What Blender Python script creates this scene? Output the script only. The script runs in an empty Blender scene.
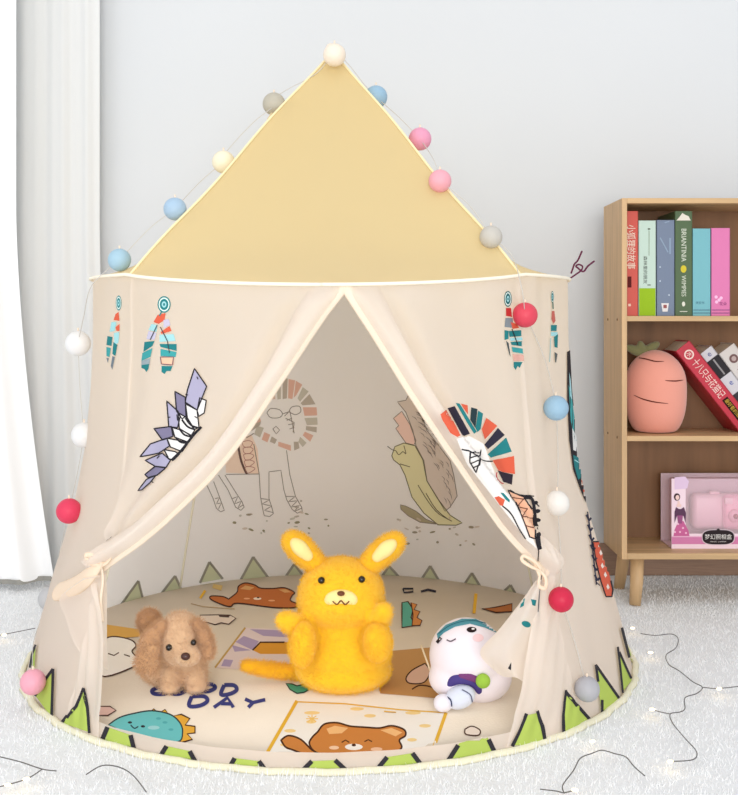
import bpy, bmesh, math, random
import numpy as np
from mathutils import Vector, Matrix, noise
from mathutils.bvhtree import BVHTree
from mathutils.geometry import delaunay_2d_cdt

PI = math.pi
random.seed(7)
rng = np.random.default_rng(7)
scene = bpy.context.scene
COL = scene.collection

# ------------------------------------------------------------------ camera
F, PX0, PY0, H = 1065.0, 369.0, 320.0, 0.6765
cam_d = bpy.data.cameras.new('camera')
cam_d.sensor_fit = 'HORIZONTAL'
cam_d.sensor_width = 36.0
cam_d.lens = F / 738.0 * 36.0
cam_d.shift_y = -(397.5 - PY0) / 738.0
cam_d.clip_start = 0.02
cam = bpy.data.objects.new('camera', cam_d)
COL.objects.link(cam)
cam.location = (0, 0, H)
cam.rotation_euler = (PI / 2, 0, 0)
scene.camera = cam

# ------------------------------------------------------------------ world, lights, exposure
world = bpy.data.worlds.new('world')
scene.world = world
world.use_nodes = True
bg = world.node_tree.nodes['Background']
bg.inputs[0].default_value = (0.955, 0.972, 1.0, 1)
bg.inputs[1].default_value = 0.82


def area_light(name, loc, target, sx, sy, power, color):
    d = bpy.data.lights.new(name, 'AREA')
    d.shape = 'RECTANGLE'
    d.size, d.size_y, d.energy, d.color = sx, sy, power, color
    o = bpy.data.objects.new(name, d)
    COL.objects.link(o)
    o.location = loc
    o.rotation_euler = (Vector(target) - Vector(loc)).to_track_quat('-Z', 'Y').to_euler()
    return o


area_light('window_daylight', (-1.9, -0.3, 1.7), (0.0, 2.3, 0.5), 1.6, 1.6, 13, (1.0, 0.985, 0.965))
area_light('ceiling_softbox', (0.2, 0.9, 2.9), (0.1, 2.4, 0.2), 2.2, 1.6, 8, (1.0, 0.98, 0.955))
area_light('front_fill', (0.25, -3.4, 0.95), (0.0, 2.4, 0.4), 2.6, 1.8, 136, (1.0, 0.972, 0.93))  # unseen fill light added behind the camera to brighten the tent interior

vs = scene.view_settings
scene.display_settings.display_device = 'sRGB'
vs.view_transform = 'Standard'
vs.look = 'None'
vs.gamma = 1.0
vs.use_curve_mapping = False
vs.exposure = 0.0


# ------------------------------------------------------------------ small helpers
def s2l(c):
    return tuple((v / 255 / 12.92) if v / 255 <= 0.04045 else ((v / 255 + 0.055) / 1.055) ** 2.4 for v in c)


def at(px, py, Y):
    return Vector(((px - PX0) / F * Y, Y, H - (py - PY0) / F * Y))


def at_z(px, py, Z):
    Y = (H - Z) * F / (py - PY0)
    return at(px, py, Y)


def hide_nothing(o):
    return o


MATS = {}


def mat(key, rgb, rough=0.7, spec=0.3, trans=0.0, bump=0.0, bscale=400, var=0.0, vscale=8, sheen=0.0,
        emit=None, estr=0.0, wood=False, clear=0.0):
    if key in MATS:
        return MATS[key]
    m = bpy.data.materials.new(key)
    m.use_nodes = True
    nt = m.node_tree
    N, L = nt.nodes, nt.links
    b = N['Principled BSDF']
    out = N['Material Output']
    c = s2l(rgb)
    b.inputs['Base Color'].default_value = (*c, 1)
    b.inputs['Roughness'].default_value = rough
    b.inputs['Specular IOR Level'].default_value = spec
    if sheen:
        b.inputs['Sheen Weight'].default_value = sheen
        b.inputs['Sheen Roughness'].default_value = 0.6
    if clear:
        b.inputs['Coat Weight'].default_value = clear
    if emit is not None:
        b.inputs['Emission Color'].default_value = (*s2l(emit), 1)
        b.inputs['Emission Strength'].default_value = estr
    tc = N.new('ShaderNodeTexCoord')
    colsock = None
    if var or wood:
        mp = N.new('ShaderNodeMapping')
        L.new(tc.outputs['Object'], mp.inputs['Vector'])
        if wood:
            mp.inputs['Scale'].default_value = wood if isinstance(wood, tuple) else (30, 30, 2.0)
        nz = N.new('ShaderNodeTexNoise')
        nz.inputs['Scale'].default_value = vscale
        nz.inputs['Detail'].default_value = 6 if wood else 3
        L.new(mp.outputs[0], nz.inputs['Vector'])
        rp = N.new('ShaderNodeValToRGB')
        v = var
        rp.color_ramp.elements[0].position = 0.3
        rp.color_ramp.elements[1].position = 0.7
        rp.color_ramp.elements[0].color = (*[x * (1 - v) for x in c], 1)
        rp.color_ramp.elements[1].color = (*[min(1, x * (1 + v * 0.6)) for x in c], 1)
        L.new(nz.outputs['Fac'], rp.inputs[0])
        colsock = rp.outputs[0]
        L.new(colsock, b.inputs['Base Color'])
    if bump:
        nb = N.new('ShaderNodeTexNoise')
        nb.inputs['Scale'].default_value = bscale
        nb.inputs['Detail'].default_value = 2
        L.new(tc.outputs['Object'], nb.inputs['Vector'])
        bp = N.new('ShaderNodeBump')
        bp.inputs['Strength'].default_value = bump
        bp.inputs['Distance'].default_value = 0.002
        L.new(nb.outputs['Fac'], bp.inputs['Height'])
        L.new(bp.outputs[0], b.inputs['Normal'])
    if trans:
        tr = N.new('ShaderNodeBsdfTranslucent')
        tr.inputs[0].default_value = (*c, 1)
        mx = N.new('ShaderNodeMixShader')
        mx.inputs[0].default_value = trans
        L.new(b.outputs[0], mx.inputs[1])
        L.new(tr.outputs[0], mx.inputs[2])
        L.new(mx.outputs[0], out.inputs[0])
    MATS[key] = m
    return m


def ink(rgb, rough=0.75, thin=False):
    if thin:
        return mat('dye_%d_%d_%d' % tuple(rgb), rgb, rough, 0.15, trans=0.6)
    return mat('ink_%d_%d_%d' % tuple(rgb), rgb, rough, 0.15)


def mesh_obj(name, verts, faces, m, parent=None, smooth=True, mats=None, midx=None):
    me = bpy.data.meshes.new(name)
    me.from_pydata([tuple(v) for v in verts], [], [tuple(f) for f in faces])
    for mm in (mats or [m]):
        me.materials.append(mm)
    if midx is not None:
        me.polygons.foreach_set('material_index', midx)
    if smooth:
        me.polygons.foreach_set('use_smooth', [True] * len(me.polygons))
    me.update()
    o = bpy.data.objects.new(name, me)
    COL.objects.link(o)
    if parent is not None:
        o.parent = parent
        o.matrix_parent_inverse = world_of(parent).inverted()
    return o


def world_of(o):
    M = Matrix.LocRotScale(o.location, o.rotation_euler, o.scale)
    if o.parent is not None:
        return world_of(o.parent) @ o.matrix_parent_inverse @ M
    return M


def bm_obj(name, bm, m, parent=None, smooth=True):
    me = bpy.data.meshes.new(name)
    bm.to_mesh(me)
    bm.free()
    for mm in (m if isinstance(m, (list, tuple)) else [m]):
        me.materials.append(mm)
    if smooth:
        me.polygons.foreach_set('use_smooth', [True] * len(me.polygons))
    o = bpy.data.objects.new(name, me)
    COL.objects.link(o)
    if parent is not None:
        o.parent = parent
        o.matrix_parent_inverse = world_of(parent).inverted()
    return o


def tag(o, label=None, cat=None, group=None, kind=None):
    if label:
        o['label'] = label
    if cat:
        o['category'] = cat
    if group:
        o['group'] = group
    if kind:
        o['kind'] = kind
    return o


def empty(name, loc, label, cat, group=None):
    o = bpy.data.objects.new(name, None)
    COL.objects.link(o)
    o.empty_display_size = 0.05
    o.location = loc
    return tag(o, label, cat, group)


def box_bm(x0, x1, y0, y1, z0, z1, bev=0.0, bm=None, M=None):
    b = bmesh.new()
    bmesh.ops.create_cube(b, size=1)
    bmesh.ops.scale(b, vec=(x1 - x0, y1 - y0, z1 - z0), verts=b.verts)
    bmesh.ops.translate(b, vec=((x0 + x1) / 2, (y0 + y1) / 2, (z0 + z1) / 2), verts=b.verts)
    if bev:
        bmesh.ops.bevel(b, geom=b.edges[:], offset=bev, segments=2, profile=0.5, affect='EDGES')
    if M is not None:
        bmesh.ops.transform(b, matrix=M, verts=b.verts)
    if bm is None:
        return b
    tmp = bpy.data.meshes.new('t')
    b.to_mesh(tmp)
    b.free()
    bm.from_mesh(tmp)
    bpy.data.meshes.remove(tmp)
    return bm


def tube(pts, r, seg=8, caps=True, radii=None):
    """verts, faces of a tube along 3D points"""
    pts = [Vector(p) for p in pts]
    V, Fc = [], []
    n = len(pts)
    prev = None
    for i, p in enumerate(pts):
        t = (pts[min(i + 1, n - 1)] - pts[max(i - 1, 0)])
        if t.length < 1e-9:
            t = Vector((0, 0, 1))
        t.normalize()
        if prev is None:
            u = t.orthogonal().normalized()
        else:
            u = (prev - t * prev.dot(t))
            u = u.normalized() if u.length > 1e-6 else t.orthogonal().normalized()
        prev = u
        w = t.cross(u)
        rr = radii[i] if radii else r
        for k in range(seg):
            a = 2 * PI * k / seg
            V.append(p + (u * math.cos(a) + w * math.sin(a)) * rr)
    for i in range(n - 1):
        for k in range(seg):
            a, b = i * seg + k, i * seg + (k + 1) % seg
            Fc.append((a, b, b + seg, a + seg))
    if caps:
        Fc.append(tuple(range(seg))[::-1])
        Fc.append(tuple((n - 1) * seg + k for k in range(seg)))
    return V, Fc


def smooth_path(pts, per=6):
    """Catmull-Rom through points of any dimension"""
    P = [np.array(p, float) for p in pts]
    if len(P) < 3:
        return [P[0] + (P[1] - P[0]) * i / per for i in range(per + 1)]
    out = []
    for i in range(len(P) - 1):
        p0, p1, p2, p3 = P[max(i - 1, 0)], P[i], P[i + 1], P[min(i + 2, len(P) - 1)]
        for k in range(per):
            t = k / per
            out.append(0.5 * ((2 * p1) + (-p0 + p2) * t + (2 * p0 - 5 * p1 + 4 * p2 - p3) * t * t +
                              (-p0 + 3 * p1 - 3 * p2 + p3) * t ** 3))
    out.append(P[-1])
    return out


def join_geo(parts):
    V, Fc = [], []
    for v, f in parts:
        o = len(V)
        V += list(v)
        Fc += [tuple(i + o for i in x) for x in f]
    return V, Fc


# ------------------------------------------------------------------ printed artwork lying on real surfaces
class Printed:
    """collects printed shapes that follow a cloth surface and become part of its mesh"""

    def __init__(self, obj, y_from=None, base_off=0.0007, step=0.00005, sp=2.2):
        self.sp = sp
        self.thin = False
        self.o = obj
        me = obj.data
        M = world_of(obj)
        vs_ = [M @ v.co for v in me.vertices]
        self.bvh = BVHTree.FromPolygons(vs_, [tuple(p.vertices) for p in me.polygons])
        self.y0 = y_from
        self.V, self.Fc, self.I = [], [], []
        self.mats = []
        self.layer = base_off
        self.step = step

    def _hit(self, px, py, off):
        d = Vector(((px - PX0) / F, 1, -(py - PY0) / F))
        st = Vector((0, 0, H)) + d * (self.y0 or 0.3)
        loc, nor, idx, dist = self.bvh.ray_cast(st, d.normalized())
        if loc is None:
            return None
        if nor.dot(d) > 0:
            nor = -nor
        return loc + nor * off

    def _add(self, P2, faces, rgb, extra=0.0):
        m = ink(rgb, thin=self.thin)
        if m not in self.mats:
            self.mats.append(m)
        mi = self.mats.index(m)
        base = len(self.V)
        mp = {}
        used = sorted({i for f in faces for i in f})
        for i in used:
            h = self._hit(P2[i][0], P2[i][1], self.layer + extra)
            if h is not None:
                mp[i] = len(self.V)
                self.V.append(h)
        for f in faces:
            if all(i in mp for i in f):
                self.Fc.append(tuple(mp[i] for i in f))
                self.I.append(mi)
        self.layer += self.step

    def poly(self, pts, rgb, sp=4.0, curve=False):
        sp = min(sp, self.sp)
        if curve:
            pts = [tuple(p) for p in smooth_path(list(pts) + [pts[0]], 5)][:-1]
        V = []
        n = len(pts)
        for i in range(n):
            a, b = pts[i], pts[(i + 1) % n]
            k = max(1, int(math.dist(a, b) / sp))
            for j in range(k):
                V.append(Vector((a[0] + (b[0] - a[0]) * j / k, a[1] + (b[1] - a[1]) * j / k)))
        nb = len(V)
        xs, ys = [v.x for v in V], [v.y for v in V]
        x = min(xs) + sp / 2
        while x < max(xs):
            y = min(ys) + sp / 2
            while y < max(ys):
                V.append(Vector((x, y)))
                y += sp
            x += sp
        E = [(i, (i + 1) % nb) for i in range(nb)]
        r = delaunay_2d_cdt(V, E, [list(range(nb))], 1, 1e-4)
        self._add([(v.x, v.y) for v in r[0]], [tuple(f) for f in r[2]], rgb)

    def stroke(self, pts, w, rgb, closed=False, curve=False, taper=False):
        pts = [tuple(p) for p in pts]
        if closed:
            pts = pts + [pts[0]]
        if curve:
            pts = [tuple(p) for p in smooth_path(pts, 5)]
        D = []
        for i in range(len(pts) - 1):
            a, b = pts[i], pts[i + 1]
            k = max(1, int(math.dist(a, b) / self.sp))
            for j in range(k):
                D.append((a[0] + (b[0] - a[0]) * j / k, a[1] + (b[1] - a[1]) * j / k))
        D.append(pts[-1])
        P, Fc = [], []
        n = len(D)
        for i, p in enumerate(D):
            a, b = D[max(i - 1, 0)], D[min(i + 1, n - 1)]
            if closed and i in (0, n - 1):
                a, b = D[-2], D[1]
            dx, dy = b[0] - a[0], b[1] - a[1]
            l = math.hypot(dx, dy) or 1
            ww = w / 2 * (math.sin(PI * (0.08 + 0.84 * i / (n - 1))) if taper else 1)
            P += [(p[0] - dy / l * ww, p[1] + dx / l * ww), (p[0] + dy / l * ww, p[1] - dx / l * ww)]
            if i:
                q = 2 * i
                Fc.append((q - 2, q - 1, q + 1, q))
        self._add(P, Fc, rgb, 0.00045 if self.sp < 5 else 0.0)

    def shape(self, pts, fill, line=None, w=1.2, curve=False, sp=4.0):
        self.poly(pts, fill, sp, curve)
        if line:
            self.stroke(pts, w, line, True, curve)

    def dot(self, x, y, rx, ry, rgb, rot=0, sp=3.0):
        c, s = math.cos(rot), math.sin(rot)
        self.poly([(x + rx * math.cos(a) * c - ry * math.sin(a) * s, y + rx * math.cos(a) * s + ry * math.sin(a) * c)
                   for a in [2 * PI * k / 14 for k in range(14)]], rgb, sp)

    def finish(self):
        if not self.V:
            return
        me = self.o.data
        Mi = world_of(self.o).inverted()
        V = [tuple(v.co) for v in me.vertices]
        Fc = [tuple(p.vertices) for p in me.polygons]
        I = [p.material_index for p in me.polygons]
        nm = len(me.materials)
        nb = len(V)
        V += [tuple(Mi @ v) for v in self.V]
        Fc += [tuple(i + nb for i in f) for f in self.Fc]
        I += [i + nm for i in self.I]
        new = bpy.data.meshes.new(me.name)
        new.from_pydata(V, [], Fc)
        for m in list(me.materials) + self.mats:
            new.materials.append(m)
        new.polygons.foreach_set('material_index', I)
        new.polygons.foreach_set('use_smooth', [True] * len(new.polygons))
        new.update()
        self.o.data = new


# ------------------------------------------------------------------ organic soft shapes
def ellipsoid(c, r, rot=(0, 0, 0), sub=4):
    b = bmesh.new()
    bmesh.ops.create_icosphere(b, subdivisions=sub, radius=1)
    from mathutils import Euler
    M = Matrix.Translation(c) @ Euler(rot).to_matrix().to_4x4() @ Matrix.Diagonal((*r, 1))
    bmesh.ops.transform(b, matrix=M, verts=b.verts)
    return b


def blob(name, ells, m, parent, voxel=0.004, smooth=6):
    """union of ellipsoids (c, r, rot) and chains melted into one soft body"""
    bm = bmesh.new()
    for e in ells:
        if e[0] == 'chain':
            pts = smooth_path([tuple(p) + (r,) for p, r in e[1]], 5)
            for q in pts:
                b = ellipsoid(q[:3], (q[3],) * 3, sub=3)
                t = bpy.data.meshes.new('t'); b.to_mesh(t); b.free(); bm.from_mesh(t); bpy.data.meshes.remove(t)
            continue
        b = ellipsoid(*e)
        t = bpy.data.meshes.new('t'); b.to_mesh(t); b.free(); bm.from_mesh(t); bpy.data.meshes.remove(t)
    o = bm_obj(name, bm, m, parent)
    md = o.modifiers.new('r', 'REMESH')
    md.mode = 'VOXEL'
    md.voxel_size = voxel
    ms = o.modifiers.new('s', 'SMOOTH')
    ms.factor = 0.5
    ms.iterations = smooth
    dg = bpy.context.evaluated_depsgraph_get()
    me = bpy.data.meshes.new_from_object(o.evaluated_get(dg))
    o.modifiers.clear()
    o.data = me
    me.polygons.foreach_set('use_smooth', [True] * len(me.polygons))
    return o


def fur(o, count, length, rad=0.0005, clump=0.0):
    md = o.modifiers.new('fur', 'PARTICLE_SYSTEM')
    ps = md.particle_system.settings
    ps.type = 'HAIR'
    ps.count = count
    ps.hair_length = length
    ps.hair_step = 3
    ps.display_step = 2
    ps.render_step = 3
    ps.brownian_factor = length * 0.35
    ps.child_type = 'NONE'
    ps.root_radius = 1.0
    ps.tip_radius = 0.35
    ps.radius_scale = rad
    ps.emit_from = 'FACE'
    ps.use_modifier_stack = False
    ps.material = 1


# ================================================================== THE SETTING
WALL_Y = 2.83
m_wall = mat('wall_paint', (215, 218, 221), 0.9, 0.1, bump=0.1, bscale=60, var=0.012, vscale=2)
m_floor = mat('carpet_base', (238, 240, 242), 0.95, 0.05, bump=0.8, bscale=180, var=0.03, vscale=30)
m_base = mat('skirting_wood', (150, 122, 104), 0.6, 0.3, var=0.15, wood=(2, 30, 40))
wall = bm_obj('wall_back', box_bm(-2.4, 2.4, WALL_Y, WALL_Y + 0.08, -0.05, 2.6), m_wall, smooth=False)
tag(wall, kind='structure')
fl = bm_obj('floor', box_bm(-2.4, 2.4, -0.6, WALL_Y + 0.08, -0.06, 0.0), m_floor, smooth=False)
tag(fl, kind='structure')
bb = bm_obj('baseboard_back', box_bm(0.45, 2.4, WALL_Y - 0.012, WALL_Y, 0.0, 0.085, 0.003), m_base, smooth=False)
tag(bb, kind='structure')

# carpet pile: short blades over the part of the floor in view
CX, CY, RB = -0.076, 2.19, 0.60
N = 90000
m_pile = mat('carpet_pile', (250, 251, 252), 0.95, 0.05, trans=0.25)
bx_ = rng.uniform(-1.0, 1.15, N)
by_ = 1.38 + (WALL_Y - 1.40) * rng.random(N) ** 1.25
keep = ((bx_ - CX) ** 2 + (by_ - CY) ** 2 > (RB + 0.003) ** 2) & (np.abs(bx_) < by_ * 0.37)
bx_, by_ = bx_[keep], by_[keep]
n = len(bx_)
hgt = rng.uniform(0.003, 0.0075, n)
edge = np.hypot(bx_ - CX, by_ - CY) < RB + 0.03
hgt[edge] *= 1.9
ang = rng.uniform(0, 2 * PI, n)
lean = rng.uniform(0, 0.006, n)
la = rng.uniform(0, 2 * PI, n)
w = rng.uniform(0.0006, 0.0014, n)
V = np.zeros((n, 3, 3))
V[:, 0] = np.stack([bx_ - np.cos(ang) * w, by_ - np.sin(ang) * w, np.zeros(n) - 0.001], 1)
V[:, 1] = np.stack([bx_ + np.cos(ang) * w, by_ + np.sin(ang) * w, np.zeros(n) - 0.001], 1)
V[:, 2] = np.stack([bx_ + np.cos(la) * lean, by_ + np.sin(la) * lean, hgt], 1)
me = bpy.data.meshes.new('carpet_pile')
me.vertices.add(n * 3)
me.vertices.foreach_set('co', V.reshape(-1))
me.loops.add(n * 3)
me.loops.foreach_set('vertex_index', np.arange(n * 3))
me.polygons.add(n)
me.polygons.foreach_set('loop_start', np.arange(n) * 3)
me.polygons.foreach_set('loop_total', np.full(n, 3))
me.materials.append(m_pile)
me.update()
me.validate()
cp = bpy.data.objects.new('carpet_pile', me)
COL.objects.link(cp)
tag(cp, 'soft white carpet pile covering the floor around the tent', 'carpet', kind='stuff')

# ================================================================== WINDOW CURTAINS (left)
m_cur = mat('white_voile', (230, 231, 230), 0.85, 0.1, trans=0.12, bump=0.1, bscale=900)
m_cur2 = mat('white_linen', (248, 249, 250), 0.85, 0.1, trans=0.05, bump=0.15, bscale=700)
m_hem = mat('grey_hem', (150, 148, 142), 0.9, 0.1)


def drape(name, top, bot, Y, nf, amp, m, label, ztop=2.45, zbot=0.004, flare=1.0, ph=0.0, hem=None, zb2=None):
    """hanging pleated cloth between world x spans top=(x0,x1) and bot=(x0,x1)"""
    root = empty(name, ((bot[0] + bot[1]) / 2, Y, 0), label, 'curtain')
    nx, nz = 160, 50
    V, Fc = [], []
    for j in range(nz + 1):
        v = j / nz
        e = max(0.0, 1 - v * 2.6) ** 1.6 * flare
        for i in range(nx + 1):
            u = i / nx
            x = (top[0] + (top[1] - top[0]) * u) * (1 - e) + (bot[0] + (bot[1] - bot[0]) * u) * e
            zb = zbot + ((zb2 - zbot) * u if zb2 is not None else 0)
            z = zb + (ztop - zb) * v
            a = 2 * PI * nf * u + ph + 0.5 * math.sin(u * 7 + ph) + 0.25 * math.sin(v * 3 + u * 5)
            y = Y + amp * (math.sin(a) + 0.35 * math.sin(2.3 * a + 1)) * (0.8 + 0.3 * e)
            V.append((x, y, z))
    for j in range(nz):
        for i in range(nx):
            a = j * (nx + 1) + i
            Fc.append((a, a + 1, a + nx + 2, a + nx + 1))
    o = mesh_obj('curtain_cloth', V, Fc, m, root)
    if hem:
        V2 = [(V[i][0], V[i][1] - 0.002, V[i][2]) for i in range(nx + 1)] + \
             [(V[nx + 1 + i][0], V[nx + 1 + i][1] - 0.002, V[i][2] + 0.012) for i in range(nx + 1)]
        F2 = [(i, i + 1, nx + 2 + i, nx + 1 + i) for i in range(nx)]
        mesh_obj('hem', V2, F2, hem, root)
    return root


drape('window_curtain', (-1.02, -0.70), (-1.05, -0.66), 2.765, 4.0, 0.006, m_cur,
      'sheer white floor-length curtain just left of the tent', ph=0.6)
drape('window_curtain', (-1.20, -0.885), (-1.20, -0.79), 2.665, 3.0, 0.014, m_cur2,
      'heavier off-white curtain at the far left with a grey hem flaring at the floor', ph=2.2, hem=m_hem, zbot=0.005,
      zb2=0.022)

# ================================================================== BOOKCASE
m_wood = mat('light_oak', (202, 168, 126), 0.45, 0.35, var=0.18, vscale=2.0, wood=(26, 26, 1.6))
m_woodh = mat('light_oak_board', (204, 170, 126), 0.45, 0.35, var=0.18, vscale=2.0, wood=(1.6, 26, 26))
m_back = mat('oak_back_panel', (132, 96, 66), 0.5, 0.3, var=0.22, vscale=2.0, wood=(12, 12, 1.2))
BX0, BX1, BYF, BYB, BZT, BZB = 0.596, 1.216, 2.51, 2.705, 0.964, 0.112
bc = empty('bookcase', ((BX0 + BX1) / 2, (BYF + BYB) / 2, 0), 'light oak open bookcase on splayed legs at the right', 'bookcase')
T = 0.0125
bm_obj('side_panel', box_bm(BX0, BX0 + T, BYF, BYB, BZB, BZT, 0.001), m_wood, bc, False)
bm_obj('side_panel', box_bm(BX1 - T, BX1, BYF, BYB, BZB, BZT, 0.001), m_wood, bc, False)
bm_obj('top_board', box_bm(BX0 + T, BX1 - T, BYF, BYB, BZT - T, BZT, 0.001), m_woodh, bc, False)
bm_obj('bottom_board', box_bm(BX0 + T, BX1 - T, BYF, BYB, BZB, BZB + 0.0145, 0.001), m_woodh, bc, False)
for zt in (0.686, 0.403):
    bm_obj('shelf', box_bm(BX0 + T, BX1 - T, BYF + 0.002, BYB - 0.006, zt - T, zt, 0.001), m_woodh, bc, False)
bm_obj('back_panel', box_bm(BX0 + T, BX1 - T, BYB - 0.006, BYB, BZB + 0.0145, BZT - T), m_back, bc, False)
for lx, ly, sx, sy in ((BX0 + 0.045, BYF + 0.035, -1, -1), (BX1 - 0.045, BYF + 0.035, 1, -1),
                       (BX0 + 0.045, BYB - 0.035, -1, 1), (BX1 - 0.045, BYB - 0.035, 1, 1)):
    pts = [(lx, ly, BZB), (lx + sx * 0.004, ly + sy * 0.010, 0.055), (lx + sx * 0.010, ly + sy * 0.018, 0.0)]
    V, Fc = tube(pts, 0.016, 20, radii=[0.0165, 0.0155, 0.0135])
    V = [Vector((v.x, v.y, min(max(v.z, 0.0), BZB))) for v in V]
    mesh_obj('leg', V, Fc, m_wood, bc)
for pz in (0.686 - 0.008, 0.403 - 0.008):
    for py_ in (BYF + 0.045, BYB - 0.05):
        b = bmesh.new()
        bmesh.ops.create_cone(b, cap_ends=True, segments=12, radius1=0.0028, radius2=0.0028, depth=0.002,
                              matrix=Matrix.Translation((BX0 - 0.0005, py_, pz)) @ Matrix.Rotation(PI / 2, 4, 'Y'))
        bm_obj('screw_cap', b, mat('screw_dark', (110, 84, 60), 0.5), bc)


# ---- books
def book(name, x0, x1, z0, z1, yf, depth, color, label, M=None, pages=(235, 230, 218), group=None):
    loc = Vector(((x0 + x1) / 2, yf + depth / 2, z0))
    if M is not None:
        loc = M @ loc
    root = empty(name, loc, label, 'book', group)
    c = mat('cover_%d_%d_%d' % color, color, 0.38, 0.4)
    b = box_bm(x0, x0 + 0.0018, yf, yf + depth, z0, z1, 0.0004)
    box_bm(x1 - 0.0018, x1, yf, yf + depth, z0, z1, 0.0004, bm=b)
    box_bm(x0, x1, yf, yf + 0.0022, z0, z1, 0.0007, bm=b)
    if M is not None:
        bmesh.ops.transform(b, matrix=M, verts=b.verts)
    cover = bm_obj('cover', b, c, root, False)
    b = box_bm(x0 + 0.0017, x1 - 0.0017, yf + 0.002, yf + depth - 0.003, z0 + 0.002, z1 - 0.003)
    if M is not None:
        bmesh.ops.transform(b, matrix=M, verts=b.verts)
    bm_obj('page_block', b, mat('paper', pages, 0.9, 0.1), root, False)
    return root, cover


def text_geo(s, size):
    cu = bpy.data.curves.new('lettering', 'FONT')
    cu.body = s
    cu.size = size
    cu.align_x = 'CENTER'
    cu.align_y = 'CENTER'
    cu.resolution_u = 3
    to = bpy.data.objects.new('lettering', cu)
    COL.objects.link(to)
    dg = bpy.context.evaluated_depsgraph_get()
    me = bpy.data.meshes.new_from_object(to.evaluated_get(dg))
    V = [v.co.copy() for v in me.vertices]
    Fc = [tuple(p.vertices) for p in me.polygons]
    bpy.data.objects.remove(to)
    return V, Fc


def lettering(s, size, M, rgb, parent, sx=1.0, name='lettering', fit=None):
    """flat writing lying on a cover: local x = reading direction"""
    V, Fc = text_geo(s, size)
    if fit and V:
        wd = max(v.x for v in V) - min(v.x for v in V)
        sx = fit / wd
    V = [M @ Vector((v.x * sx, v.y, 0)) for v in V]
    return mesh_obj(name, V, Fc, ink(rgb), parent, False)


def flat(name, pts, rgb, parent, M):
    """flat printed polygon; pts in the local plane of M"""
    V = [M @ Vector((p[0], p[1], 0)) for p in pts]
    return mesh_obj(name, V, [tuple(range(len(V)))], ink(rgb), parent, False)


def spine_M(xc, z, y, ang=0.0, base=None):
    """plane facing the camera at (xc, y, z) with reading direction turned down the spine"""
    M = Matrix.Translation((xc, y, z)) @ Matrix.Rotation(PI / 2, 4, 'X') @ Matrix.Rotation(ang, 4, 'Z')
    return (base @ M) if base is not None else M


YB = 2.532
SC = F / YB


def bxp(px):
    return (px - PX0) / SC


def bzp(py):
    return H - (py - PY0) / SC


specs = [
    ('red', 626.9, 638.0, 211, (196, 72, 58), 'coral red tall book standing first against the shelf side'),
    ('mint', 638.6, 655.9, 220.5, (186, 208, 196), 'pale mint book with a lime green bottom on its spine'),
    ('slate', 656.8, 674.4, 220, (108, 122, 146), 'slate blue book with a white badge low on its spine'),
    ('green', 675.0, 692.2, 211, (72, 96, 62), 'dark green tall book with white capital lettering on its spine'),
    ('cyan', 692.8, 710.4, 228.5, (112, 176, 186), 'light turquoise book standing beside the pink one'),
    ('pink', 711.2, 730.0, 228, (214, 116, 168), 'bright pink book standing last in the upright row'),
]
Z1 = 0.6862
BK = {}
for key, a, b_, top, c, lab in specs:
    BK[key] = book('book', bxp(a), bxp(b_), Z1, bzp(top), YB, 0.15, c, lab, group='books upright on the top shelf')
YS = YB - 0.0006


def dn(px, py, y=YS):   # plane for text running down the spine
    return spine_M(bxp(px), bzp(py), y, -PI / 2)


def up(px, py, y=YS):
    return spine_M(bxp(px), bzp(py), y, 0)


def rect(w_, h_):
    return [(-w_ / 2, -h_ / 2), (w_ / 2, -h_ / 2), (w_ / 2, h_ / 2), (-w_ / 2, h_ / 2)]


r = BK['red'][0]
lettering('小狐狸的故事', 0.022, dn(630.5, 247), (232, 214, 196), r, fit=0.105)
flat('print', rect(0.009, 0.026), (92, 30, 30), r, up(629.5, 282))
flat('print', rect(0.006, 0.006), (236, 200, 180), r, up(629.5, 305))
r = BK['mint'][0]
flat('print', rect(bxp(655.4) - bxp(639.1), bzp(288) - Z1 - 0.001), (148, 184, 40), r,
     Matrix.Translation((bxp(647.25), YS, (bzp(288) + Z1) / 2)) @ Matrix.Rotation(PI / 2, 4, 'X'))
lettering('森林里的朋友', 0.010, dn(645, 270), (80, 84, 80), r, fit=0.066)
flat('print', rect(0.0012, 0.060), (120, 132, 104), r, up(649, 243))
flat('print', rect(0.006, 0.003), (70, 76, 60), r, up(649, 229))
flat('print', rect(0.008, 0.002), (60, 70, 50), r, up(649, 285))
r = BK['slate'][0]
for px, py, w_, h_, rot in ((664, 245, .003, .04, 0.5), (670, 246, .004, .038, 0.0), (667, 222, .012, .003, 0.3)):
    flat('print', rect(w_, h_), (140, 158, 180), r, up(px, py) @ Matrix.Rotation(rot, 4, 'Z'))
for px, py in ((660, 267), (660, 281), (669, 295)):
    flat('print', rect(0.003, 0.003), (200, 214, 228), r, up(px, py))
flat('print', [(-.009, .009), (.009, .009), (.006, -.011), (-.006, -.011)], (226, 222, 222), r, up(665, 307))
flat('print', rect(0.008, 0.008), (150, 90, 90), r, spine_M(bxp(665), bzp(306.5), YS - 0.0004))
r = BK['green'][0]
lettering('BRIANTINIA', 0.017, dn(683.5, 245), (214, 220, 204), r, fit=0.078)
lettering('WIMPIES', 0.015, dn(683.5, 286), (214, 220, 204), r, fit=0.05)
flat('print', [(.007 * math.cos(k * PI / 6), .009 * math.sin(k * PI / 6)) for k in range(12)], (206, 190, 60), r, up(683.5, 269))
flat('print', [(-.017, 0), (.017, 0), (.012, .010), (.003, .014), (-.003, .018), (-.010, .008)], (226, 218, 206), r, up(683.5, 220.5))
flat('print', rect(0.018, 0.0016), (220, 220, 206), r, up(683.5, 311.5))
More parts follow.
